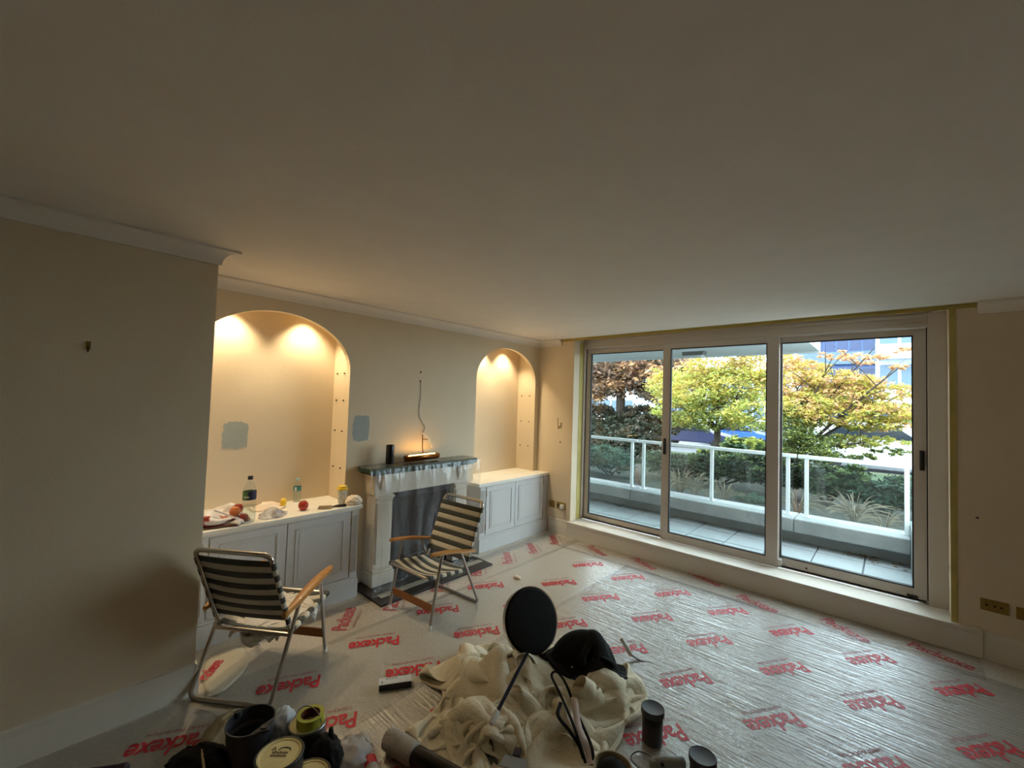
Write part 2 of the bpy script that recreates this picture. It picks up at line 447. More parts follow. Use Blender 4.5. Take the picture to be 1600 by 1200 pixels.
pl_ = panel(.553, 1.60, .245, .055, .06, .05, .065, 'fixed pane next to the fireplace wall')
pm_ = panel(1.532, 2.602, .200, .080, .095, .05, .075, 'middle sliding pane with handle, overlapping both neighbours')
pr_ = panel(2.575, 3.552, .245, .035, .072, .05, .085, 'sliding pane with handle beside the bare wall')
wbox('gap_shade_strip', 'gasket', [(FX0, .553, .246, .28, ZB, ZT+.004), (3.552, FX1, .246, .28, ZB, ZT+.004)])  # dark strips laid in as the shade in the gap between frame and panels
def handle(x, y, z, par, hgt=.15):
    wbox('handle', 'handle_black', [(x-.014, x+.014, y-.012, y, z-hgt/2, z+hgt/2), (x-.008, x+.008, y-.022, y-.012, z-hgt/2+.01, z+hgt/2-.01)], .003, par)
handle(1.567, .200, 1.16, pm_, .17); handle(3.527, .245, 1.24, pr_, .15)
wbox('roller_stop', 'white_plastic', [(2.602, 2.628, .21, .245, ZB+.02, ZB+.075)], .003)
wbox('drain_cap', 'dark_hole', [(2.80, 2.815, .243, .2455, ZB+.036, ZB+.051)])
wbox('latch', 'handle_black', [(3.44, 3.50, .237, .2455, ZB+.02, ZB+.04)], .002)

# ------------------------------------------------------------------ cabinets and worktops
def recessed_panel(b, y0, y1, z0, z1, x):
    m = .012
    for q in ((y0, y0+m, z0, z1), (y1-m, y1, z0, z1), (y0+m, y1-m, z0, z0+m), (y0+m, y1-m, z1-m, z1)):
        b.box(x-.001, x+.006, *q)
def cabinet(name, y0, y1, doors, pil, lab, lead):
    cz = thing(name, lab, 'cabinet', (0, (y0+y1)/2, 0)); oy = (y0+y1)/2
    def q(nm, b, m='cabinet_paint', bev=.002, par=cz):
        b.v = [(x, y-oy, z) for x, y, z in b.v]; return b.build(nm, m, par, bevel=bev)
    q('body', MB().box(0.001, D-.020, y0, y1, 0, T-.038))
    b = MB(); b.box(D-.020, D+.006, y0-(.014 if lead else 0), y1+(.010 if lead else 0), 0, .14); b.box(D-.020, D, y0, y1, .14, .158)
    if lead: b.box(.001, D-.02, y1, y1+.010, 0, .14)
    q('plinth', b)
    b = MB(); b.box(D-.020, D-.012, y0, y1, .158, .172); b.box(D-.020, D-.012, y0, y1, .668, T-.038)
    q('face_rail', b)
    for i, (a, c) in enumerate(doors):
        d = MB(); d.box(D-.020, D-.006, a+.002, c-.002, .172, .668)
        dd = q('door', d)
        p = MB(); recessed_panel(p, a+.055, c-.055, .225, .622, D-.006); q('panel_moulding', p, par=dd)
        p = MB(); p.box(D-.006, D-.003, a+.082, c-.082, .252, .595); q('raised_panel', p, par=dd, bev=.003)
        hy = c if i == len(doors)-1 else a
        for hz in (.25, .60):
            p = MB(); p.tube([(D-.005, hy, hz-.03), (D-.005, hy, hz+.03)], .004, 8); q('hinge', p, 'brass', 0, dd)
    for a, c in pil:
        p = MB(); p.box(D-.020, D-.004, a, c, .158, T-.038)
        w = c-a
        for k in range(4):
            yy = a+w*(.2+.2*k); p.tube([(D-.003, yy, .20), (D-.003, yy, .64)], .0045, 6)
        q('pilaster', p, bev=.001)
    return cz
cabinet('built_in_cabinet', -3.63, -2.505, [(-3.50, -3.042), (-3.040, -2.567)], [(-2.563, -2.506), (-3.628, -3.505)], 'white painted low cabinet with panelled doors under the cluttered niche', True)
cabinet('built_in_cabinet', -1.165, -.004, [(-1.070, -.612), (-.610, -.095)], [(-1.160, -1.085), (-.090, -.006)], 'white painted low cabinet with panelled doors beside the window wall', False)
for y0, y1, nc, lab in ((-3.632, -2.480, N1, 'white worktop scattered with bottles and bags'), (-1.190, -.003, N2, 'empty white worktop beside the window wall')):
    b = MB(); b.box(.0005, D+.006, y0, y1, T-.026, T); b.box(ND+.002, .0005, nc[0]-nc[1]+.002, nc[0]+nc[1]-.002, T-.026, T)
    b.box(.0005, D-.006, y0+.012, y1-(.012 if nc is N1 else 0), T-.038, T-.026)
    o = b.build('worktop', 'worktop_paint', bevel=.003, loc=None); tag(o, lab, 'worktop')

# niche downlights (recessed in the niche heads)
for nc, lab, dy in ((N1, 'recessed warm downlight in the head of the cluttered niche', .27), (N2, 'recessed warm downlight in the head of the empty niche', .20)):
    for s in (-1, 1):
        y = nc[0]+s*dy
        t = thing('niche_downlight', lab+(', fireplace side' if (s > 0) == (nc is N1) else (', projecting wall side' if nc is N1 else ', window wall side')), 'light', (-.165, y, 2.30), group='downlights over the worktops')
        MB().lathe([(.030, -.006), (.040, -.006), (.042, 0), (.030, 0)], 20, cap=False).build('bezel', 'brass', t)
        MB().lathe([(0, -.002), (.029, -.002), (.029, -.0005)], 20, cap=False).build('bulb', 'spot_glow', t)
        ld = bpy.data.lights.new('niche_spot', 'SPOT'); ld.energy = 26; ld.color = (1, .81, .52); ld.spot_size = math.radians(100); ld.spot_blend = .75; ld.shadow_soft_size = .02
        lo = bpy.data.objects.new('niche_spot', ld); COL.objects.link(lo); lo.parent = t; lo.location = (0, 0, -.02)

# ------------------------------------------------------------------ fireplace
fy0, fy1 = -2.365, -1.325
fp = thing('fireplace', 'cream marble fireplace with dark green mantel shelf, wrapped in clear plastic', 'fireplace', (0, -1.845, 0)); oy = -1.845
def fq(nm, b, m, bev=.003, par=fp):
    b.v = [(x, y-oy, z) for x, y, z in b.v]; return b.build(nm, m, par, bevel=bev)
b = MB(); b.box(.001, .225, -2.43, -1.26, .955, 1.0); b.box(.001, .205, -2.41, -1.28, .938, .955); fq('mantel_shelf', b, 'marble_green', .004)
fq('frieze', MB().box(.001, .165, fy0, fy1, .765, .938), 'marble_cream')
for y0 in (fy0, fy1-.19):
    y1 = y0+.19
    pil = fq('pilaster', MB().box(.001, .165, y0+.012, y1-.012, .16, .765), 'marble_cream')
    b = MB(); b.box(.001, .200, y0-.008, y1+.008, .02, .125); b.box(.001, .19, y0, y1, .125, .145); b.box(.001, .18, y0+.005, y1-.005, .145, .16); fq('base_block', b, 'marble_cream', .004, pil)
    b = MB(); b.box(.165, .176, y0+.03, y1-.03, .19, .70); fq('shaft', b, 'marble_cream', .004, pil)
    b = MB(); b.box(.165, .19, y0+.005, y1-.005, .735, .755); b.box(.165, .182, y0+.015, y1-.015, .715, .735); fq('capital', b, 'marble_cream', .004, pil)
    cb = MB(); cz = [(.165, .79), (.205, .925), (.205, .938), (.165, .938)]; cb.prism([(p, q) for p, q in cz], 1, y0+.055, y1-.055); fq('corbel', cb, 'marble_cream', .003, pil)
b = MB(); b.box(.001, .06, fy0+.19, fy1-.19, .02, .765); fq('fireback', b, 'black_matt')
b = MB(); b.box(.06, .11, fy0+.178, fy0+.225, .02, .765); b.box(.06, .11, fy1-.225, fy1-.178, .02, .765); b.box(.06, .11, fy0+.225, fy1-.225, .70, .765); fq('inner_slip', b, 'black_gloss')
b = MB()
for k in range(9): b.box(.09, .10, -2.02+.035*k+.06, -2.02+.035*k+.07, .04, .16)
b.box(.085, .105, -2.0, -1.64, .15, .165); b.box(.085, .105, -2.0, -1.64, .03, .045); fq('grate', b, 'tin_dark', 0)
b = MB(); b.box(.001, .50, -2.46, -1.27, .0005, .018); h_ = fq('hearth_slab', b, 'hearth_dark')
b = MB(); b.box(.33, .40, -2.40, -1.30, .018, .0205); fq('hearth_band', b, 'hearth_light', 0, h_)

# plastic drape over the mantel
def drape_plastic():
    nu, nv = 130, 90; v = []; f = []
    rr = random.Random(3)
    ph = [(rr.uniform(3, 9), rr.uniform(0, 6.3), rr.uniform(.3, 1)) for _ in range(6)]
    for i in range(nu+1):
        y = -2.455+1.215*i/nu
        for j in range(nv+1):
            t = j/nv*1.26
            if t < .20:      # lying on the shelf
                x = .04+t*.93; z = 1.003+.004*noise.noise((y*14, t*20, 0))
            else:
                s = t-.20
                fold = sum(a*math.sin(k*2.2*(y+.25*noise.noise((y*2, s*1.2, 4)))+p) for k, p, a in ph)/3.2
                fine = noise.noise((y*30, s*6, 2.))*.006+abs(noise.noise((y*16, s*2.5, 7.)))*.018
                x = .236+.012*min(1, s/.1)+fold*.034*min(1, s/.35)+.02*abs(math.sin(y*23+2*noise.noise((y*3, s*2, 1))))*min(1, s/.2)+fine*min(1, s/.05)
                z = 1.003-s
                gap = .03*math.sin((y+2.455)/1.215*math.pi)*min(1, s/.5)
                x -= gap
                if z < .03: x += (.03-z)*1.0; z = .024+.012*abs(noise.noise((y*20, s*20, 3.)))
            yy = y+.012*noise.noise((y*5, t*3, 9))
            v.append((x, yy, z))
    for i in range(nu):
        for j in range(nv):
            a = i*(nv+1)+j; f.append((a, a+nv+1, a+nv+2, a+1))
    m = MB(); m.add(v, f); return m.build('plastic_drape', 'drape_film', smooth=180, fix=False)
pd = drape_plastic(); tag(pd, 'clear crinkled plastic sheet hung over the fireplace from the mantel shelf', 'plastic sheet')

# things on the mantel
o = MB().lathe([(.033, 0), (.035, .003), (.035, .160), (.033, .165), (.027, .165), (.027, .150), (0, .150)], 28).build('black_tumbler', 'black_gloss', loc=(.13, -2.21, 1.012))
tag(o, 'tall black cylinder standing on the mantel shelf', 'container')
lp = thing('picture_light', 'lit brass picture light lying on the mantel shelf', 'lamp', (.115, -1.86, 1.012))
b = MB(); L = .185; n = 14
prof = [(math.cos(math.radians(a))*.036, math.sin(math.radians(a))*.036) for a in range(150, 391, 20)]
v = [(p, -L, q+.037) for p, q in prof]+[(p, L, q+.037) for p, q in prof]; k = len(prof)
b.add(v, [(i, i+1, k+i+1, k+i) for i in range(k-1)])
b.add([(p, -L, q+.037) for p, q in prof], [tuple(range(k))]); b.add([(p, L, q+.037) for p, q in prof], [tuple(range(k))])
sh = b.build('shade', 'brass_lamp', lp, solid=.002); sh.rotation_euler = (0, 0, .08)
g = MB().tube([(0, -.15, .045), (0, .15, .045)], .014, 12).build('tube_bulb', 'lamp_glow', lp); g.rotation_euler = (0, 0, .08)
MB().tube(bent([(-.015, .02, .06), (-.03, .02, .10), (-.05, .03, .235)], .02), .005, 8).build('stem', 'brass_lamp', lp)
MB().tube([(-.045, .03, .19), (-.045, .09, .185)], .004, 8).build('cross_arm', 'brass_lamp', lp)
cb = MB().tube(smooth_path([(-.10, .06, .245), (-.09, .12, .20), (-.08, .15, .15), (-.085, .17, .12)]), .004, 6).build('flex', 'white_plastic', lp)
MB().lathe([(0, 0), (.009, .004), (.011, .016), (.006, .03), (0, .032)], 10, (-.085, .165, .10)).build('connector', 'white_plastic', cb)
wc = MB().tube(smooth_path([(.004, -1.832, 1.75), (.006, -1.826, 1.62), (.006, -1.838, 1.50), (.007, -1.835, 1.42), (.006, -1.80, 1.36), (.01, -1.768, 1.31), (.012, -1.79, 1.258)]), .0028, 6).build('wall_flex', 'cable_grey')
tag(wc, 'thin grey flex hanging down the wall above the fireplace', 'cable')
fx = MB()
for z in (1.752, 1.838): fx.tube([(0.0, -1.834, z), (.006, -1.834, z)], .008, 8)
struct(fx.build('trim_9', 'dark_hole'), 'two small screw holes above the flex')

# test paint patches and marks on walls
def patch(name, pts, to3, m, lab):
    n = len(pts); v = [to3(a, b_, 0) for a, b_ in pts]+[to3(a, b_, .0012) for a, b_ in pts]
    mb = MB(); mb.add(v, [tuple(range(n)), tuple(range(n, 2*n))]+[(i, (i+1) % n, n+(i+1) % n, n+i) for i in range(n)])
    o = mb.build(name, m, smooth=0); return struct(o, lab)
def blob(cx, cz, w, h, seed, n=40):
    out = []
    for i in range(n):
        a = 2*math.pi*i/n; c, s = math.cos(a), math.sin(a)
        k = 1/max(abs(c), abs(s))**.75
        r = k*(1+.10*noise.noise((c*2+seed, s*2, seed))+.10*noise.noise((c*6+seed, s*6, seed+3)))
        out.append((cx+w/2*c*r, cz+h/2*s*r))
    return out
ND_ = ND+.0005
patch('trim_10', blob(-3.27, 1.27, .17, .20, 2.3), lambda a, b_, d: (ND_+d, a, b_), 'grey_paint', 'grey paint swatch brushed inside the niche')
patch('trim_11', blob(-2.42, 1.315, .15, .22, 5.1), lambda a, b_, d: (.0003+d, a, b_), 'grey_paint', 'grey paint swatch on the wall beside the mantel shelf')
patch('trim_12', [(.300, 1.40), (.312, 1.40), (.318, 1.30), (.345, 1.30), (.35, 1.345), (.372, 1.345), (.37, 1.275), (.31, 1.262)], lambda a, b_, d: (a, -.0003-d, b_), 'filler', 'filler scar on the wall beside the window')
patch('trim_13', blob(.352, 1.105, .02, .016, 1.), lambda a, b_, d: (a, -.0003-d, b_), 'dark_hole', 'small hole on the wall beside the window')
qs = P(1527, 809, 1, 0)
patch('trim_15', blob(qs.x, qs.z, .016, .012, 3.), lambda a, b_, d: (a, -.0003-d, b_), 'dark_hole', 'small screw hole on the bare wall past the window')
hk = thing('picture_hook', 'small brass picture hook on the projecting left wall', 'hook', (XL, -4.113, 1.786))
MB().box(0, .004, -.008, .008, -.018, .02).build('plate', 'brass', hk)
MB().tube(bent([(.004, 0, .0), (.018, 0, -.004), (.018, 0, -.022), (.008, 0, -.026)], .006), .003, 6).build('hook_wire', 'dark_hole', hk)

# sockets
def socket(x, z, w, h, lab, plug, face='brass'):
    t = thing('wall_socket', lab, 'socket', (x, -.0005, z))
    MB().box(-w/2, w/2, -.008, 0, -h/2, h/2).build('plate', face, t, bevel=.002)
    if plug == 'plug':
        MB().box(.005, .052, -.045, -.008, -.028, .022).build('plug', 'white_plastic', t, bevel=.008)
        MB().box(-.05, -.018, -.0095, -.008, -.02, .02).build('inset', 'dark_hole', t)
    else:
        for k in plug: MB().box(k-.006, k+.006, -.0095, -.008, -.006, .006).build('slot', 'dark_hole', t)
socket(.255, .342, .085, .085, 'single brass socket plate next to the white cabinet', (0,))
socket(.392, .342, .135, .085, 'double brass socket plate with a white plug beside the window', 'plug')
socket(3.853, .352, .125, .075, 'double brass socket plate near the end of the window sill', (-.035, 0, .03))
socket(3.985, .345, .08, .075, 'single brass socket plate on the bare wall past the window sill end', (.01,))

# ------------------------------------------------------------------ folding chairs
def make_chair(label, origin, ux, uy):
    """local frame: x across the seat, y from the front feet to the back, z up; origin midway between the front feet"""
    rz = math.atan2(ux.y, ux.x)
    t = thing('folding_chair', label, 'chair', (origin.x, origin.y, 0), rz, 'striped folding chairs')
    w = .225; R = .011
    for s in (-1, 1):
        MB().tube([(s*w, 0, 0.004), (s*w, .09, .482)], R, 10).build('front_leg', 'alu_tube', t)
        MB().lathe([(.013, 0), (.014, .02), (.012, .03)], 10, (s*w, .001, 0.001)).build('foot_cap', 'white_plastic', t)
    # rear legs and floor bar: one bent tube
    MB().tube(bent([(-w, .285, .452), (-w, .50, .013), (w, .50, .013), (w, .285, .452)], .035), R, 10).build('rear_leg_frame', 'alu_tube', t)
    # back frame: bent tube from the seat hinge up round the top
    def bk(x, k, off=0.): return (x, .345+.19*k+off, .315+.465*k)
    wb_ = w-.012
    MB().tube(bent([bk(-wb_, 0), bk(-wb_, 1), bk(wb_, 1), bk(wb_, 0)], .045), .0125, 12).build('back_frame', 'chrome', t)
    # seat side rails
    MB().tube(bent([(-wb_, .36, .30), (-wb_, -.02, .35), (wb_, -.02, .35), (wb_, .36, .30)], .03), R, 10).build('seat_frame', 'alu_tube', t)
    MB().tube([(-w, .36, .298), (w, .36, .298)], R, 10).build('cross_bar', 'alu_tube', t)
    MB().tube([(-w, .05, .30), (-wb_+.006, .055, .338)], .006, 8).build('bracket', 'alu_tube', t)
    MB().tube([(w, .05, .30), (wb_-.006, .055, .338)], .006, 8).build('bracket', 'alu_tube', t)
    MB().box(-w, w, .020, .034, .105, .155).build('front_stretcher', 'wood_board', t, bevel=.003)
    for s in (-1, 1):
        b = MB(); n = 14; top = []; 
        for i in range(n+1):
            k = i/n; y = -.015+.445*k; z = .512-.075*k+.008*math.sin(k*math.pi*1.4)
            hw = .016+.013*math.sin(min(1, k*1.15)*math.pi)**.6 if 0 < k < 1 else .012
            top.append((y, z, hw))
        v = []; f = []
        for y, z, hw in top:
            for dx, dz in ((-1, -.008), (-1, .006), (-.6, .011), (.6, .011), (1, .006), (1, -.008)):
                v.append((s*(w+.004)+dx*hw, y, z+dz))
        for i in range(n):
            for j in range(6): f.append((i*6+j, i*6+(j+1) % 6, (i+1)*6+(j+1) % 6, (i+1)*6+j))
        f += [tuple(range(5, -1, -1)), tuple(n*6+j for j in range(6))]
        b.add(v, f); b.build('armrest', 'wood_arm', t)
    # webbing: one sling for the back, one for the seat, stripes across
    def sling(name, fn, k0, k1, stripes, sag):
        """stripes alternate dark / cream; each stripe its own object with wrap round both side tubes"""
        body = None
        for i in range(stripes):
            a = k0+(k1-k0)*i/stripes; c = k0+(k1-k0)*(i+1)/stripes
            v = []; f = []; nx = 14; nk = 3
            for q in range(nk+1):
                kk = a+(c-a)*q/nk
                for j in range(-3, nx+4):
                    if j < 0:        # wrap under left tube
                        ang = math.pi/2+(-j)*math.pi/3; x = -wb_+math.cos(ang)*.0145; e = math.sin(ang)*.0145
                    elif j > nx:
                        ang = math.pi/2-(j-nx)*math.pi/3; x = wb_+math.cos(ang)*.0145; e = math.sin(ang)*.0145
                    else:
                        x = -wb_+2*wb_*j/nx; e = .0145-sag*(1-(x/wb_)**2)*math.sin(min(1, max(0, (kk-k0)/(k1-k0)))*math.pi*.8+.35)
                    v.append(fn(x, kk, e))
            m_ = nx+7
            for q in range(nk):
                for j in range(m_-1): f.append((q*m_+j, q*m_+j+1, (q+1)*m_+j+1, (q+1)*m_+j))
            o = MB().add(v, f).build(name, 'web_dark' if i % 2 == 0 else 'web_cream', t if body is None else body, smooth=60, fix=False, solid=.0015)
            if body is None: body = o
    def backfn(x, k, e):  # k 0 top .. 1 bottom; e = offset toward the sitter
        kk = .90-.80*k; p = bk(x, kk); n_ = Vector((0, -.926, .378)); return (p[0], p[1]+n_.y*e, p[2]+n_.z*e)
    def seatfn(x, k, e):
        return (x, -.02+.37*k, .35-.048*k+e)
    sling('back_webbing', backfn, 0, 1, 11, .022)
    sling('seat_webbing', seatfn, 0, 1, 9, .045)
    return t
def chair_at(label, fl_, fr_, bl_):
    fl_ = Vector(fl_); fr_ = Vector(fr_); ux = (fr_-fl_).normalized(); return make_chair(label, (fl_+fr_)/2, ux, None)
# ux is chair-local +x; the back lies at +y = ux rotated by 90 degrees
chair_at('striped folding chair standing open in front of the fireplace', (.554, -2.425), (1.0, -2.387), None)
# second chair: back toward the projecting wall
dy = Vector((.285, -.403)).normalized(); ux = Vector((dy.y, -dy.x))
f1 = Vector((.740, -2.985)); f0 = f1-(-ux)*.45
mid = f1+Vector((-.364, -.278)).normalized()*.225
ch1 = make_chair('striped folding chair with a white cloth on its seat by the projecting wall', mid, ux, None)

# ------------------------------------------------------------------ cloth simulation (position based)
def hsample(hm, x, y):
    g, x0, y0, n = hm
    i = np.clip(((x-x0)/g).astype(int), 0, n-1); j = np.clip(((y-y0)/g).astype(int), 0, n-1)
    return i, j
class Field:
    """height field the cloths rest on"""
    def __init__(s, x0, y0, size, n): s.x0 = x0; s.y0 = y0; s.g = size/n; s.n = n; s.z = np.zeros((n, n))
    def idx(s, x, y): return np.clip(((x-s.x0)/s.g), 0, s.n-1.001), np.clip(((y-s.y0)/s.g), 0, s.n-1.001)
    def at(s, x, y):
        a, b = s.idx(x, y); i = a.astype(int); j = b.astype(int); u = a-i; w = b-j; z = s.z
        return z[i, j]*(1-u)*(1-w)+z[i+1, j]*u*(1-w)+z[i, j+1]*(1-u)*w+z[i+1, j+1]*u*w
    def bump(s, cx, cy, rx, ry, h, rot=0., p=1.6):
        xs = s.x0+np.arange(s.n)*s.g; X, Y = np.meshgrid(xs, s.y0+np.arange(s.n)*s.g, indexing='ij')
        c, q = math.cos(rot), math.sin(rot); u = ((X-cx)*c+(Y-cy)*q)/rx; w = (-(X-cx)*q+(Y-cy)*c)/ry
        r2 = np.clip(1-(u*u+w*w), 0, 1); s.z = np.maximum(s.z, h*r2**(1/p))
    def imprint(s, pos, blur=2):
        a, b = s.idx(pos[..., 0].ravel(), pos[..., 1].ravel()); i = np.round(a).astype(int); j = np.round(b).astype(int)
        zz = s.z.copy(); np.maximum.at(zz, (i, j), pos[..., 2].ravel())
        for _ in range(blur):
            q = zz.copy(); q[1:-1, 1:-1] = np.maximum(zz[1:-1, 1:-1], (zz[:-2, 1:-1]+zz[2:, 1:-1]+zz[1:-1, :-2]+zz[1:-1, 2:])/4); zz = q
        s.z = zz
def crumple(field, cx, cy, lx, ly, rot, nx, ny, shrink, seed, steps=150, z0=.45, thick=.006, iters=6, wob=.03, lim=None, bend=.12):
    rs = np.random.RandomState(seed)
    u = np.linspace(-.5, .5, nx)*lx; v = np.linspace(-.5, .5, ny)*ly
    U, V = np.meshgrid(u, v, indexing='ij'); c, s = math.cos(rot), math.sin(rot)
    pos = np.stack([cx+U*c-V*s, cy+U*s+V*c, np.full_like(U, z0)], -1)
    gx = lx/(nx-1); gy = ly/(ny-1)
    lowf = sum(a*np.sin(U*k1+V*k2+p) for a, k1, k2, p in zip(rs.uniform(.4, 1, 10), rs.uniform(-14, 14, 10), rs.uniform(-14, 14, 10), rs.uniform(0, 6.3, 10)))
    pos[..., 2] += wob*lowf*.25
    ctr = np.array([cx, cy]); prev = pos.copy()
    cons = [((slice(0, -1), slice(None)), (slice(1, None), slice(None)), gx, 1.), ((slice(None), slice(0, -1)), (slice(None), slice(1, None)), gy, 1.),
            ((slice(0, -1), slice(0, -1)), (slice(1, None), slice(1, None)), math.hypot(gx, gy), .6), ((slice(1, None), slice(0, -1)), (slice(0, -1), slice(1, None)), math.hypot(gx, gy), .6),
            ((slice(0, -2), slice(None)), (slice(2, None), slice(None)), 2*gx, bend), ((slice(None), slice(0, -2)), (slice(None), slice(2, None)), 2*gy, bend),
            ((slice(0, -4), slice(None)), (slice(4, None), slice(None)), 4*gx, bend*.3), ((slice(None), slice(0, -4)), (slice(None), slice(4, None)), 4*gy, bend*.3)]
    per = (shrink)**(1/ (steps*.6))
    for st in range(steps):
        vel = (pos-prev)*.94; prev = pos.copy(); pos = pos+vel; pos[..., 2] -= .0035
        if st < steps*.6:
            pos[..., :2] = ctr+(pos[..., :2]-ctr)*per; prev[..., :2] = ctr+(prev[..., :2]-ctr)*per
        if lim is not None:
            lx_, ly_, lr = lim; cr, sr = math.cos(lr), math.sin(lr); dx = pos[..., 0]-cx; dy_ = pos[..., 1]-cy
            uu = (dx*cr+dy_*sr)/lx_; ww = (-dx*sr+dy_*cr)/ly_; q = np.sqrt(uu*uu+ww*ww)+1e-9
            tgt = 1+.10*np.sin(5*np.arctan2(ww, uu)+seed)+.05*np.sin(11*np.arctan2(ww, uu)+2*seed)
            k_ = np.where(q > tgt, 1-.05*np.minimum(1, (q-tgt)/.15), 1.)
            for A_ in (pos, prev):
                A_[..., 0] = cx+(A_[..., 0]-cx)*k_; A_[..., 1] = cy+(A_[..., 1]-cy)*k_
        for _ in range(iters):
            for a, b_, L, k in cons:
                d = pos[b_]-pos[a]; l = np.sqrt((d*d).sum(-1, keepdims=True))+1e-9
                cor = d*((l-L)/l)*(.5*k*.5)
                acc = np.zeros_like(pos); acc[a] += cor; acc[b_] -= cor; pos = pos+acc
        h = field.at(pos[..., 0], pos[..., 1])+thick
        hit = pos[..., 2] < h
        pos[..., 2] = np.where(hit, h, pos[..., 2])
        prev[..., :2] = np.where(hit[..., None], pos[..., :2]*.7+prev[..., :2]*.3, prev[..., :2])
    return pos
def cloth_obj(name, pos, m, label=None, cat=None, parent=None, group=None, sub=1, solid=.004, mats=None, mfun=None):
    nx, ny = pos.shape[:2]; b = MB(); f = [(i*ny+j, (i+1)*ny+j, (i+1)*ny+j+1, i*ny+j+1) for i in range(nx-1) for j in range(ny-1)]
    b.add([tuple(p) for p in pos.reshape(-1, 3)], f)
    if mfun: b.m = [mfun(*divmod(q[0], ny)) for q in f]
    o = b.build(name, mats or m, parent, smooth=180, fix=False)
    sm = o.modifiers.new('smooth', 'SMOOTH'); sm.iterations = 2; sm.factor = .5
    if solid:
        md = o.modifiers.new('solid', 'SOLIDIFY'); md.thickness = solid; md.offset = 0
    if sub:
        md = o.modifiers.new('sub', 'SUBSURF'); md.levels = sub; md.render_levels = sub+1
    if label: tag(o, label, cat, group)
    return o

# ------------------------------------------------------------------ dust sheet heap
FD = Field(.9, -3.6, 2.2, 200)
FD.bump(1.86, -2.38, .26, .18, .17, .75); FD.bump(1.60, -2.58, .13, .12, .10, .2); FD.bump(2.10, -2.12, .16, .14, .16, .3)
s1 = crumple(FD, 1.79, -2.49, 2.2, 1.7, .75, 60, 46, .40, 11, lim=(.46, .37, .75), steps=190, iters=10, wob=.35, bend=.3)
def stain1(i, j): return 1 if (i-8)**2+(j-7)**2 < 5 else 0
GS = 'cream dust sheets heaped on the floor'
cloth_obj('dust_sheet', s1, None, 'large cream cotton dust sheet heaped behind the leaning pole', 'dust sheet', group=GS, mats=['sheet_cotton', 'paint_stain'], mfun=stain1)
FD.imprint(s1)
s4 = crumple(FD, 2.08, -2.16, 1.5, 1.2, .75, 44, 36, .40, 77, z0=.55, lim=(.36, .28, .9), iters=9, wob=.3, bend=.3)
cloth_obj('dust_sheet', s4, 'sheet_cotton', 'cream dust sheet bunched up under the black garment', 'dust sheet', group=GS)
FD.imprint(s4)
s2 = crumple(FD, 2.16, -2.50, 1.5, 1.1, .85, 46, 34, .40, 23, z0=.50, lim=(.38, .24, .80), iters=9, wob=.3, bend=.3)
cloth_obj('dust_sheet', s2, 'sheet_cotton', 'cream dust sheet lying under the black strap loop', 'dust sheet', group=GS)
FD.imprint(s2)
s3 = crumple(FD, 1.90, -2.82, 1.2, 1.0, .2, 50, 42, .42, 31, z0=.40, lim=(.32, .21, .75), iters=8, wob=.2, bend=.22)
def stain3(i, j): return 1 if ((i-15)**2+(j-10)**2 < 8 or (i-33)**2+(j-22)**2 < 5 or (i-25)**2+(j-30)**2 < 3) else 0
cloth_obj('dust_sheet', s3, None, 'paint-spotted cream dust sheet crumpled beside the roller sleeve', 'dust sheet', group=GS, mats=['sheet_cotton', 'paint_stain'], mfun=stain3)
FD.imprint(s3)


# black disc, jacket, pole and straps lying on the heap
def heap_z(x, y): return float(FD.at(np.array([x]), np.array([y]))[0])
dc = P(832, 969, 2, .34)
dn = ((CAM-dc).normalized()*math.cos(.52)+rt*math.sin(.52)).normalized()
disc = thing('black_disc', 'round black disc with a bright metal rim propped on the dust sheet heap', 'disc', dc)
disc.rotation_mode = 'QUATERNION'; disc.rotation_quaternion = dn.to_track_quat('Z', 'Y')
MB().lathe([(0, .012), (.11, .012), (.160, .004), (.173, -.012), (.173, -.022), (.16, -.03), (0, -.03)], 48).build('pad', 'black_cloth', disc)
MB().lathe([(.1735, -.032), (.1775, -.030), (.1775, -.008), (.1735, -.008)], 48, cap=False).build('rim', 'chrome', disc)
MB().lathe([(0, -.05), (.14, -.045), (.165, -.03), (0, -.03)], 40).build('backing', 'tin_dark', disc)

FJ = FD
jc = P(910, 985, 2, .28)
FJ.bump(jc.x, jc.y, .20, .11, .27, .85, 2.5); FJ.bump(jc.x+.06, jc.y+.02, .10, .10, .29, .85, 2.5)
jk = crumple(FJ, jc.x, jc.y, .80, .62, .75, 44, 34, .50, 5, z0=.50, steps=110, lim=(.28, .175, .80), wob=.25, bend=.25)
cloth_obj('jacket', jk, 'black_cloth', 'black garment bundled on top of the dust sheet heap', 'jacket', solid=.01)
FJ.imprint(jk)

p0 = P(770, 1126, 2, .16); p1 = Vector((1.99, -2.56, heap_z(1.99, -2.56)+.03))
z0 = heap_z(p0.x, p0.y)+.02; p0.z = max(p0.z, z0)
p0 = P(770, 1126, 2, p0.z); p1 = P(826, 1016, 2, max(.30, heap_z(2.02, -2.58)+.035))
pole = thing('extension_pole', 'dark blue metal pole with a white tip leaning across the dust sheets', 'pole', p0)
dv = p1-p0
MB().tube([dv*.1, dv*.96], .0085, 12).build('shaft', 'navy_pole', pole)
MB().tube([dv*-.04, dv*.03, dv*.11, dv*.12], [.010, .014, .013, .010], 12).build('tip', 'white_plastic', pole)

